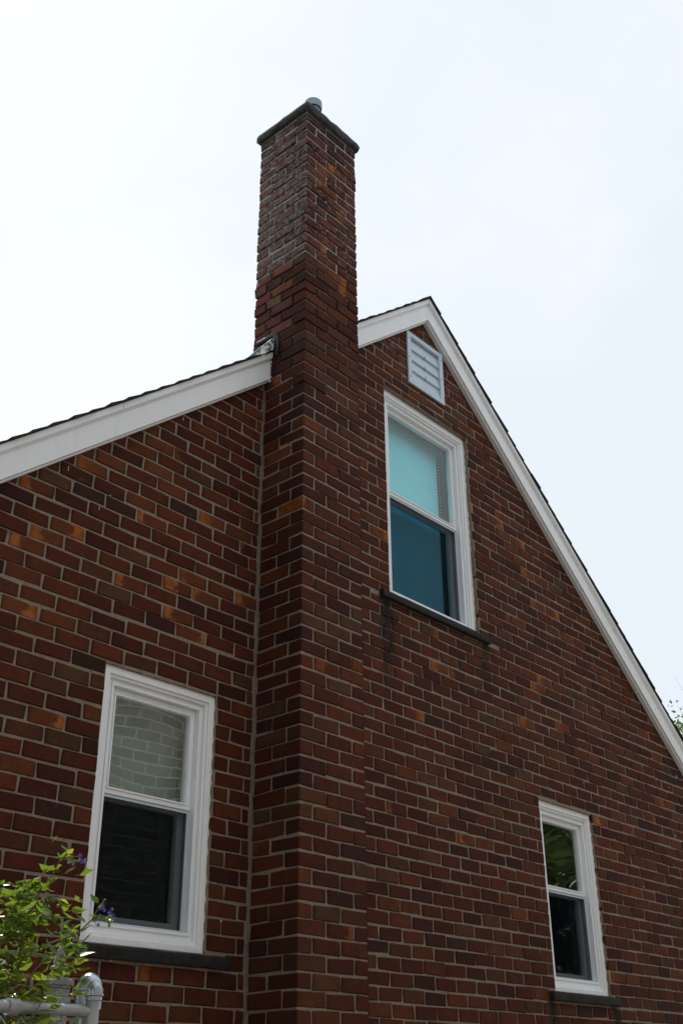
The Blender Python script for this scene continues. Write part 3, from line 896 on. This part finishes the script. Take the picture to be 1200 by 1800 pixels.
# ------------------------------------------------------------------ ground
t = NT('pale_concrete_yard')
pos = t.n('ShaderNodeNewGeometry').outputs['Position']
n1 = t.noise(0.7, 5, 0.6, pos); n2 = t.noise(30, 4, 0.7, pos)
c = t.mix(t.rmp(n2, 0.3, 0.7), (0.19, 0.175, 0.155), (0.29, 0.265, 0.235))
c = t.mix(t.rmp(n1, 0.5, 0.62), c, (0.17, 0.17, 0.13))
M['lawn'] = t.done(t.bsdf(c, 0.95, n2, 0.03, 0.8))
g = MB(); g.box(-150, 150, -150, 150, GROUND - 0.5, GROUND)
tag(g.build('ground', M['lawn']), 'pale concrete yard with worn patches around the house', None, None, 'structure')

# ------------------------------------------------------------------ neighbour's house across the side yard (seen mirrored in the window)
NB = empty('neighbour_house', (1.0, -9.0, GROUND))
tag(NB, 'sunlit light brick house across the yard, mirrored in the lower left window', 'house')
NBM = Matrix.Translation(-Vector((1.0, -9.0, GROUND)))
def under_nb(o): o.parent = NB; o.matrix_parent_inverse = NBM; return o
YN = -5.7
nx0, nx1, nz1 = -7.0, 9.0, 4.3
b = MB(); b.box(nx0, nx1, YN - 0.25, YN - 0.0015, GROUND - .1, nz1)
nwall = under_nb(b.build('wall', mortar_material('pale_mortar', (0.58, 0.57, 0.54), (0.66, 0.65, 0.61), (0.5, 0.48, 0.45), 0.3)))
b = MB(); rr = random.Random(3)
k = 0; zz = GROUND
while zz < nz1:
    x = nx0 + (0.15 if k % 2 else 0)
    while x < nx1:
        cc = rr.choice([(0.34, 0.29, 0.26), (0.30, 0.25, 0.22), (0.38, 0.33, 0.30), (0.27, 0.23, 0.21)])
        x1_ = min(x + 0.278, nx1)
        b.box(x, x1_, YN - 0.02, YN + rr.uniform(-.001, .002), zz, min(zz + 0.088, nz1), cc + (0.0,))
        x += 0.300
    zz += 0.108; k += 1
t = NT('light_brickwork')
a = t.n('ShaderNodeAttribute', attribute_name='bcol')
M['light_brick'] = t.done(t.bsdf(a.outputs['Color'], 0.85))
o = b.build('brickwork', M['light_brick'], nwall); tag(o, kind='stuff')
b = MB()
b.prism([(nx0 - .3, YN + 0.10, nz1 - 0.02), (nx0 - .3, YN - 3.6, nz1 + 2.0), (nx0 - .3, YN - 7.5, nz1 - 0.02)], [(nx1 + .3, YN + 0.10, nz1 - 0.02), (nx1 + .3, YN - 3.6, nz1 + 2.0), (nx1 + .3, YN - 7.5, nz1 - 0.02)])
under_nb(b.build('roof', M['shingle']))
b = MB(); b.box(nx0 + .003, nx1 - .003, YN - 7.2, YN - 0.26, GROUND - .1, nz1 - 0.03); under_nb(b.build('house_body', M['plaster']))

# ------------------------------------------------------------------ trees
def leaf_mat(name, a, b, c, trans=0.35, rough=0.45):
    t = NT(name)
    oi = t.n('ShaderNodeObjectInfo'); at = t.n('ShaderNodeNewGeometry')
    rnd = at.outputs['Random Per Island']
    col = t.mix(rnd, a, b)
    col = t.mix(t.rmp(oi.outputs['Random'], 0.55, 1.0), col, c)
    pr = t.bsdf(col, rough, None, spec=0.9)
    tl_ = t.n('ShaderNodeBsdfTranslucent'); t.l(t.mix(0.35, col, (0.30, 0.42, 0.03)), tl_.inputs[0])
    mx = t.n('ShaderNodeMixShader'); mx.inputs[0].default_value = trans
    t.l(pr, mx.inputs[1]); t.l(tl_.outputs[0], mx.inputs[2])
    return t.done(mx.outputs[0])
M['tree_leaf'] = leaf_mat('tree_leaves', (0.045, 0.085, 0.018), (0.10, 0.15, 0.03), (0.07, 0.11, 0.025))
M['bark'] = stone('bark', (0.06, 0.048, 0.038), (0.13, 0.11, 0.09), 20, 0.95)

def make_tree(name, label, cat, base, height, rad, nclump, nleaf, seed, leafsize=0.14, thin=1.0):
    rr = random.Random(seed); nr = np.random.RandomState(seed)
    root = empty(name, base); tag(root, label, cat, None)
    trunk = MB()
    H = height * 0.62
    trunk.tube([(0, 0, -0.1), (0.05, 0.02, H * .35), (-0.04, 0.06, H * .7), (0.05, 0, H)], [rad * .10, rad * .085, rad * .06, rad * .035], 10)
    tips = []
    for k in range(16):
        a = rr.uniform(0, 2 * math.pi); z0 = H * rr.uniform(0.4, 1.0)
        ln = rad * rr.uniform(0.5, 0.95)
        e = Vector((math.cos(a) * ln, math.sin(a) * ln, z0 + rr.uniform(0.25, 0.75) * (height - z0)))
        m = Vector((e.x * .45, e.y * .45, z0 + (e.z - z0) * .35))
        trunk.tube([(0, 0, z0), m, e], [thin * rad * .035, thin * rad * .022, thin * rad * .006], 6)
        tips.append(e)
        for q in range(3):
            e2 = e + Vector((rr.gauss(0, .3) * rad * .6, rr.gauss(0, .3) * rad * .6, rr.uniform(0.0, .35) * rad))
            trunk.tube([m.lerp(e, 0.5), m.lerp(e, .8).lerp(e2, .3), e2], [thin * rad * .012, thin * rad * .008, thin * rad * .002], 5); tips.append(e2)
    trunk.build('trunk', M['bark'], root, smooth=180)
    if nleaf:
        cen = [t_ + Vector((rr.gauss(0, .12), rr.gauss(0, .12), rr.gauss(0, .1))) * rad for t_ in (rr.choice(tips) for _ in range(nclump))]
        cen += [Vector((rr.gauss(0, .45) * rad, rr.gauss(0, .45) * rad, height * 0.62 + rr.gauss(0, .16) * height)) for _ in range(nclump // 2)]
        per = nleaf // len(cen)
        C_ = np.repeat(np.array([tuple(c) for c in cen]), per, 0)
        s_ = np.repeat(nr.uniform(.10, .22, len(cen)) * rad, per)[:, None]
        P = C_ + nr.normal(size=C_.shape) * s_ * np.array([1, 1, .6])
        n = len(P)
        u = nr.normal(size=(n, 3)); u /= np.linalg.norm(u, axis=1)[:, None]
        w = np.cross(u, nr.normal(size=(n, 3))); w /= np.linalg.norm(w, axis=1)[:, None]
        sz = nr.uniform(.6, 1.3, n)[:, None] * leafsize
        V = np.stack([P - u * sz * .5, P + w * sz * .26 - u * sz * .05, P + u * sz * .5, P - w * sz * .26 - u * sz * .05], 1).reshape(-1, 3)
        me = bpy.data.meshes.new('crown')
        F = np.arange(4 * n).reshape(-1, 4)
        me.from_pydata(V.tolist(), [], F.tolist()); me.materials.append(M['tree_leaf'])
        o = bpy.data.objects.new('crown', me); COL.objects.link(o); o.parent = root
    return root
make_tree('leafy_tree', 'green leafy tree showing at the right edge beyond the sloping white gable trim', 'tree', (19.35, 5.55, GROUND), 9.25, 3.0, 110, 45000, 4, 0.11)
bt = make_tree('bare_tree', 'thin bare treetop twigs rising above the leafy tree at right edge', 'tree', (25.35, 7.8, GROUND), 13.6, 1.5, 0, 0, 12, thin=0.4)
make_tree('garden_tree', 'broad dark green tree mirrored in the lower right window', 'tree', (15.5, -8.3, GROUND), 8.5, 4.2, 80, 22000, 8, 0.20)

make_tree('unseen_shade_tree', 'unseen dense tree added left of the gate to shade wall and chimney', 'tree', (-8.3, -2.6, GROUND), 9.5, 3.4, 120, 30000, 31, 0.22)  # out of view, added only to darken the left side of wall and chimney

# ------------------------------------------------------------------ gate, fence post, finial post at lower left
FY = -1.63
PX = -2.069
post = MB()
post.tube([(PX, FY + 0.02, GROUND - .05), (PX, FY + 0.02, -0.127)], 0.028, 20)
fp = empty('fence_post', (PX, FY + 0.02, GROUND)); tag(fp, 'round galvanised fence post with a big shiny domed cap beside the left window', 'post')
PI_ = Matrix.Translation(-Vector((PX, FY + 0.02, GROUND)))
o = post.build('pole', M['galv_dull'], None, smooth=40); o.parent = fp; o.matrix_parent_inverse = PI_
cp = MB()
cz = -0.104
cp.lathe([(0.0295, cz - 0.045), (0.033, cz - 0.045), (0.033, cz - 0.005), (0.0355, cz - 0.003), (0.0355, cz + 0.002)] +
         [(0.032 * math.cos(a), cz + 0.003 + 0.036 * math.sin(a)) for a in [math.radians(q) for q in (0, 12, 25, 38, 50, 62, 74, 85)]], PX, FY + 0.02, 32)
o = cp.build('dome_cap', M['galv'], None, smooth=35); o.parent = fp; o.matrix_parent_inverse = PI_

GX = PX - 0.042; GY = FY - 0.045
gate = empty('chain_link_gate', (GX - 0.4, GY, GROUND)); tag(gate, 'galvanised pipe gate with chain link mesh, its rail overgrown by the flowering vine', 'gate')
GI = Matrix.Translation(-Vector((GX - 0.4, GY, GROUND)))
def gpart(mb, name, mat, **kw):
    o = mb.build(name, mat, None, **kw); o.parent = gate; o.matrix_parent_inverse = GI; return o
RZ = -0.157
b = MB(); b.tube([(GX + 0.008, GY, GROUND + 0.08), (GX + 0.008, GY, -0.122)], 0.0168, 18); gpart(b, 'upright', M['galv_dull'], smooth=40)
b = MB(); b.tube([(GX - 0.92, GY, GROUND + 0.08), (GX - 0.92, GY, -0.122)], 0.0168, 18); gpart(b, 'upright', M['galv_dull'], smooth=40)
b = MB(); b.tube([(GX - 0.90, GY, RZ), (GX - 0.3, GY, RZ + .0005), (GX - 0.005, GY, RZ)], 0.0138, 18); gpart(b, 'top_rail', M['galv_dull'], smooth=40)
b = MB(); cz = -0.114
b.lathe([(0.017, cz - 0.02), (0.0195, cz - 0.02), (0.0195, cz - .012), (0.023, cz - 0.010), (0.023, cz - 0.006)] +
        [(0.0205 * math.cos(a), cz - .005 + 0.030 * math.sin(a)) for a in [math.radians(q) for q in (0, 15, 30, 45, 60, 75, 86)]], GX + 0.006, GY - 0.006, 28)
gpart(b, 'small_cap', M['galv'], smooth=35)
b = MB(); b.tube([(GX - 0.028, GY - .004, GROUND + .1), (GX - 0.028, GY - .004, RZ - 0.018)], 0.005, 8); gpart(b, 'tension_bar', M['galv'], smooth=60)
b = MB(); b.tube([(GX - 0.228, GY, RZ), (GX - 0.200, GY, RZ)], 0.0185, 18); gpart(b, 'rail_clamp', M['galv_dull'], smooth=40)
b = MB()
mesh_w, dm = 0.86, 0.055
for s_ in (-1, 1):
    for q in range(-40, 42):
        xa = GX - 0.03 - 0.43 + q * dm
        pts = []
        za, zb_ = GROUND + 0.1, RZ - 0.02
        x_a, x_b = xa, xa + s_ * (zb_ - za)
        lo, hi = GX - 0.9, GX - 0.03
        # clip to the frame
        ta, tb = 0.0, 1.0
        for lim, sg in ((lo, 1), (hi, -1)):
            d0, d1 = sg * (x_a - lim), sg * (x_b - lim)
            if d0 < 0 and d1 < 0: ta = 2; break
            if d0 < 0: ta = max(ta, d0 / (d0 - d1))
            elif d1 < 0: tb = min(tb, d0 / (d0 - d1))
        if ta >= tb: continue
        A_ = (x_a + (x_b - x_a) * ta, GY + s_ * .002, za + (zb_ - za) * ta); B_ = (x_a + (x_b - x_a) * tb, GY + s_ * .002, za + (zb_ - za) * tb)
        b.tube([A_, B_], 0.0016, 5, False)
o = gpart(b, 'chain_link_mesh', M['wire']); tag(o, kind='stuff')

# weathered post with moulded cap and pointed finial behind the rail
QX, QY = -2.095, -1.455
QX = -2.056
gp = empty('finial_post', (QX, QY, GROUND)); tag(gp, 'square grey post with slab cap and pointed spear finial behind the gate rail', 'post')
QI = Matrix.Translation(-Vector((QX, QY, GROUND)))
def qpart(mb, name, mat, **kw):
    o = mb.build(name, mat, None, **kw); o.parent = gp; o.matrix_parent_inverse = QI; return o
def sq(mb, h, z0, z1, h2=None):
    h *= 0.78; h2 = h if h2 is None else h2 * 0.78
    mb.prism([(QX - h, QY - h, z0), (QX + h, QY - h, z0), (QX + h, QY + h, z0), (QX - h, QY + h, z0)], [(QX - h2, QY - h2, z1), (QX + h2, QY - h2, z1), (QX + h2, QY + h2, z1), (QX - h2, QY + h2, z1)])
DQ = -0.012
b = MB(); sq(b, 0.030, GROUND - .05, DQ - 0.112); qpart(b, 'post_shaft', M['finial'], bevel=0.004)
b = MB(); sq(b, 0.034, DQ + -0.115, DQ + -0.100); sq(b, 0.033, DQ + -0.080, DQ + -0.074); sq(b, 0.030, DQ + -0.0995, DQ + -0.0805); qpart(b, 'neck_moulding', M['finial'], bevel=0.0015)
b = MB(); sq(b, 0.038, DQ + -0.0735, DQ + -0.062, 0.038); sq(b, 0.038, DQ + -0.0615, DQ + -0.052, 0.018); qpart(b, 'post_cap', M['finial'], bevel=0.002)
b = MB(); b.lathe([(0.013, DQ + -0.053), (0.010, DQ + -0.044), (0.013, DQ + -0.038), (0.023, DQ + -0.034), (0.024, DQ + -0.029), (0.019, DQ + -0.026), (0.014, DQ + -0.0255)], QX, QY, 20); qpart(b, 'finial_disc', M['finial'], smooth=40)
b = MB()
prof = [(0.0, 0.0185), (0.007, 0.0205), (0.019, 0.0190), (0.031, 0.0150), (0.042, 0.009), (0.049, 0.002)]
v = []; f = []
for (h, wd) in prof:
    for k in range(8):
        a_ = 2 * math.pi * k / 8
        rr_ = wd * (1.0 if k % 2 == 0 else 0.66)
        v.append((QX + rr_ * math.cos(a_ + .3), QY + rr_ * math.sin(a_ + .3), DQ - 0.026 + h))
for i in range(len(prof) - 1):
    for k in range(8): f.append((i * 8 + k, i * 8 + (k + 1) % 8, (i + 1) * 8 + (k + 1) % 8, (i + 1) * 8 + k))
f += [tuple(range(7, -1, -1)), tuple(40 + k for k in range(8))]
b.add(v, f); qpart(b, 'spear_finial', M['finial'])

# ------------------------------------------------------------------ flowering nightshade vine over the gate
VO = Vector((-2.236, -1.56, 0.074))
VR = Vector((math.cos(YAW), math.sin(YAW), 0)); VF = Vector((-math.sin(YAW), math.cos(YAW), 0))
def S(px, py, d=0.0): return VO + VR * ((px - 40) / 735.0) + Vector((0, 0, (1600 - py) / 800.0)) + VF * d
vine = empty('flowering_vine', (-2.35, -1.5, GROUND)); tag(vine, 'sunlit nightshade vine with yellow green leaves, purple flowers and green berries', 'vine')
VI = Matrix.Translation(-Vector((-2.35, -1.5, GROUND)))
VB = Vector((-2.35, -1.5, GROUND))
t = NT('vine_stem'); M['vstem'] = t.done(t.bsdf((0.13, 0.11, 0.05), 0.6))
M['vleaf'] = leaf_mat('vine_leaf', (0.050, 0.115, 0.014), (0.15, 0.235, 0.026), (0.46, 0.44, 0.03), 0.50, 0.27)
t = NT('petal'); M['petal'] = t.done(t.bsdf((0.14, 0.085, 0.55), 0.5))
t = NT('anther'); M['anther'] = t.done(t.bsdf((0.75, 0.50, 0.05), 0.5))
t = NT('green_berry'); M['berry'] = t.done(t.bsdf((0.13, 0.22, 0.03), 0.25))
t = NT('red_berry'); M['redberry'] = t.done(t.bsdf((0.42, 0.012, 0.012), 0.2))
rv_ = random.Random(17)
stems = [
    [(-10, 1900, .1), (5, 1780, .06), (25, 1680, .03), (45, 1600, 0), (62, 1562, -.02), (78, 1540, -.02), (92, 1512, -.03), (104, 1490, -.03)],
    [(-20, 1880, .05), (10, 1740, .02), (50, 1680, -.02), (100, 1662, -.02), (140, 1650, -.04), (165, 1625, -.05), (176, 1600, -.05), (184, 1592, -.05)],
    [(-30, 1840, 0), (-10, 1700, 0), (10, 1620, -.02), (25, 1570, -.03), (10, 1556, -.04)],
    [(20, 1880, -.05), (40, 1780, -.06), (70, 1720, -.05), (95, 1690, -.05), (112, 1680, -.04)],
    [(0, 1860, -.08), (20, 1770, -.09), (60, 1745, -.1), (100, 1755, -.1), (118, 1748, -.09)],
    [(-60, 1860, -.03), (-40, 1720, -.05), (-20, 1650, -.05), (5, 1640, -.06)],
    [(45, 1600, 0), (70, 1578, 0.0), (88, 1575, .0)],
    [(30, 1900, -.1), (60, 1830, -.1), (80, 1790, -.11), (85, 1760, -.11)],
    [(92, 1512, -.03), (108, 1504, -.03), (124, 1504, -.03)],
    [(165, 1625, -.05), (178, 1618, -.05), (190, 1622, -.05)],
    [(60, 1850, -.12), (85, 1812, -.12), (107, 1770, -.12)],
]
sm = MB()
SP = []
for s_ in stems:
    pts = [S(*p) for p in s_]
    n = len(pts)
    sm.tube(pts, [0.0035 * (1 - 0.72 * i / (n - 1)) for i in range(n)], 6)
    SP.append(pts)
sm.tube([Vector((-2.35, -1.5, GROUND - .03)), Vector((-2.33, -1.5, -1.0)), SP[0][0]], [0.012, 0.009, 0.004], 8)
sm.tube([Vector((-2.36, -1.5, GROUND - .03)), Vector((-2.38, -1.52, -1.0)), SP[1][0]], [0.012, 0.009, 0.004], 8)
o = sm.build('stem', M['vstem'], None, smooth=180); o.parent = vine; o.matrix_parent_inverse = VI

LEAF = []
for var in range(6):
    rl = random.Random(40 + var)
    v = []; f = []
    prof = [(0, .02), (.08, .15), (.22, .245), (.42, .235), (.62, .16), (.82, .07), (1.0, .004)]
    curl = rl.uniform(-.25, .5); fold = rl.uniform(.12, .45); tw = rl.uniform(-.4, .4)
    for s_, wd in prof:
        zc = -curl * s_ * s_ * 0.6
        for side in (-1, 0, 1):
            ww = wd * rl.uniform(.88, 1.1)
            yy = side * ww; zz = abs(side) * ww * fold + zc + rl.uniform(-.012, .012)
            a_ = tw * s_
            v.append((s_, yy * math.cos(a_) - (zz - zc) * math.sin(a_), zc + yy * math.sin(a_) + (zz - zc) * math.cos(a_)))
    for i in range(len(prof) - 1):
        b_ = i * 3
        f += [(b_, b_ + 3, b_ + 4, b_ + 1), (b_ + 1, b_ + 4, b_ + 5, b_ + 2)]
    # petiole
    k = len(v); v += [(-.28, -.012, .02), (-.28, .012, .02), (0.02, .012, 0), (0.02, -.012, 0)]; f.append((k, k + 1, k + 2, k + 3))
    mb = MB(); mb.add(v, f); me = mb.mesh('leaf'); me.materials.append(M['vleaf'])
    me.polygons.foreach_set('use_smooth', [True] * len(me.polygons)); LEAF.append(me)
FIN = Vector((QX, QY, 0))
def clear_of_finial(p):
    q = Vector(p); return abs((Vector((q.x, q.y, 0)) - FIN).dot(VR)) > 0.036 or q.z < -0.115 or q.z > 0.045
def place(name, me, p, direction, size, upv=None, parent=vine):
    d = Vector(direction).normalized()
    q = d.to_track_quat('X', 'Z')
    roll = Matrix.Rotation(rv_.uniform(-.9, .9), 4, 'X')
    o = bpy.data.objects.new(name, me); COL.objects.link(o); o.parent = parent
    o.matrix_local = Matrix.Translation(Vector(p) - VB) @ q.to_matrix().to_4x4() @ roll @ Matrix.Diagonal((size, size, size, 1))
    return o
nleaf = 0
def along(pts, a):
    k = a * (len(pts) - 1); i = min(int(k), len(pts) - 2); return pts[i].lerp(pts[i + 1], k - i), (pts[i + 1] - pts[i]).normalized()
for si, pts in enumerate(SP):
    cnt = [26, 24, 24, 30, 30, 20, 10, 16, 3, 2, 5][si]
    a0 = [.30, .22, .1, .15, .1, .2, .1, .1, .3, .2, .3][si]
    for q in range(cnt):
        a = a0 + (1 - a0) * (q + rv_.uniform(0, .8)) / cnt
        p, tdir = along(pts, min(a, 1))
        thin = (si == 0 and a > .62) or (si == 1 and a > .55)
        if thin and rv_.random() < .45: continue
        sp_ = 0.004 if thin or si in (8, 9) else 0.035
        p = p + Vector((rv_.gauss(0, sp_), rv_.gauss(0, sp_), rv_.gauss(0, sp_)))
        ang = rv_.uniform(0, 2 * math.pi)
        sdv = VR * math.cos(ang) + VF * math.sin(ang)
        d = tdir * .5 + sdv * .9 + Vector((0, 0, rv_.uniform(-.35, .35)))
        sz = rv_.uniform(.026, .050) * (0.8 if thin else 1)
        if not clear_of_finial(p) and rv_.random() < .9: continue
        place('leaf', LEAF[rv_.randrange(6)], p + d.normalized() * sz * .28, d, sz); nleaf += 1
# denser core of leaves at the frame's corner
for q in range(105):
    px, py = rv_.uniform(-40, 95), rv_.uniform(1625, 1830)
    if px > 60 and py < 1680: continue
    p = S(px, py, rv_.uniform(-.10, .10))
    if not clear_of_finial(p): continue
    ang = rv_.uniform(0, 2 * math.pi)
    d = VR * math.cos(ang) + VF * math.sin(ang) + Vector((0, 0, rv_.uniform(-.5, .3)))
    place('leaf', LEAF[rv_.randrange(6)], p, d, rv_.uniform(.028, .052)); nleaf += 1
# the mass of small inner leaves nobody could count
fo_ = MB(); rf = random.Random(77)
CENT = [(rf.uniform(-45, 100), rf.uniform(1615, 1840)) for _ in range(62)] + [(rf.uniform(0, 60), rf.uniform(1545, 1640)) for _ in range(14)] + [(rf.uniform(60, 128), rf.uniform(1655, 1700)) for _ in range(10)]
for (cx_, cy_) in CENT:
    if cx_ > 75 and cy_ > 1700 and cy_ < 1765: continue
    base = S(cx_, cy_, rf.uniform(-.10, .10))
    for q in range(11):
        p = base + Vector((rf.gauss(0, .022), rf.gauss(0, .022), rf.gauss(0, .022)))
        if not clear_of_finial(p): continue
        u = Vector((rf.gauss(0, 1), rf.gauss(0, 1), rf.gauss(0, .55))).normalized(); w_ = u.cross(Vector((rf.gauss(0, .5), rf.gauss(0, .5), 1))).normalized(); nn = u.cross(w_)
        z_ = rf.uniform(.020, .042); b_ = rf.uniform(.16, .26)
        q4 = [p - u * z_ * .5, p + w_ * z_ * b_ - u * z_ * .12 + nn * z_ * .08, p + w_ * z_ * b_ * .7 + u * z_ * .2 + nn * z_ * .06, p + u * z_ * .55, p - w_ * z_ * b_ * .7 + u * z_ * .2 + nn * z_ * .06, p - w_ * z_ * b_ - u * z_ * .12 + nn * z_ * .08]
        fo_.add(q4, [(0, 1, 2, 3), (0, 3, 4, 5)])
o = fo_.build('inner_foliage', M['vleaf']); o.parent = vine; o.matrix_parent_inverse = VI; tag(o, kind='stuff')
# flowers: five swept-back purple petals round a yellow cone
fm_ = MB()
for k in range(5):
    a_ = 2 * math.pi * k / 5; ca_, sa_ = math.cos(a_), math.sin(a_)
    pt = [(0.0, 0.0), (-.10, .45), (-.34, 1.0), (-.10, .45)]
    w_ = [.10, .20, .03]
    vs = []
    for (xx, r_), ww in zip(((0.05, .05), (-.02, .5), (-.40, 1.0)), (.10, .24, .02)):
        for s_ in (-1, 1): vs.append((xx, r_ * ca_ - s_ * ww * sa_, r_ * sa_ + s_ * ww * ca_))
    fm_.add(vs, [(0, 1, 3, 2), (2, 3, 5, 4)])
fme = fm_.mesh('flower'); fme.materials.append(M['petal'])
fa = MB(); fa.add([(0.0, .1, .1), (0, -.1, .1), (0, -.1, -.1), (0, .1, -.1), (.75, 0, 0)], [(0, 1, 4), (1, 2, 4), (2, 3, 4), (3, 0, 4)])
fam = fa.mesh('anther_cone'); fam.materials.append(M['anther'])
bm_ = MB(); bm_.lathe([(.15, -1.0), (.7, -.62), (.95, 0), (.7, .62), (.15, 1.0)], 0, 0, 8)
bme = bm_.mesh('berry'); bme.materials.append(M['berry']); bme.polygons.foreach_set('use_smooth', [True] * len(bme.polygons))
rme = bme.copy(); rme.name = 'red_berry'; rme.materials.clear(); rme.materials.append(M['redberry'])
clusters = [((124, 1508, -.03), 9, 14, 0), ((182, 1606, -.05), 5, 10, 0), ((200, 1622, -.05), 4, 8, 0), ((88, 1578, 0), 3, 6, 0), ((20, 1580, -.03), 3, 12, 0), ((54, 1605, -.03), 2, 9, 0), ((172, 1634, -.05), 2, 4, 0)]
for (c, n, spd, _) in clusters:
    for q in range(n):
        p = S(c[0] + rv_.gauss(0, spd * .62), c[1] + rv_.gauss(0, spd * .45), c[2] + rv_.gauss(0, .012))
        d = VR * rv_.uniform(-1, 1) - VF * rv_.uniform(-.2, 1) + Vector((0, 0, -rv_.uniform(.1, 1)))
        fo = place('flower', fme, p, d, rv_.uniform(.0058, .0082))
        ao = bpy.data.objects.new('anther_cone', fam); COL.objects.link(ao); ao.parent = fo
for (c, n, spd) in (((190, 1628, -.05), 13, 10), ((80, 1588, 0), 8, 8), ((135, 1672, -.03), 10, 8), ((75, 1690, -.05), 10, 14), ((128, 1685, -.03), 5, 8)):
    for q in range(n):
        p = S(c[0] + rv_.gauss(0, spd * .7), c[1] + rv_.gauss(0, spd * .6), c[2] + rv_.gauss(0, .012))
        o = place('berry', bme, p, Vector((rv_.gauss(0, .3), rv_.gauss(0, .3), -1)), rv_.uniform(.0034, .0052))
for px, py, d_ in ((148, 1756, -.03), (140, 1758, -.05)):
    place('leaf', LEAF[2], S(px, py, -.05), VR * 1.0 + VF * d_ * 8, .036)
print('leaves', nleaf)
for px, py in ((36, 1776), (42, 1784), (50, 1790), (72, 1778), (58, 1797), (30, 1792)):
    place('red_berry', rme, S(px, py, -.11), (0, 0, -1), rv_.uniform(.005, .0065))
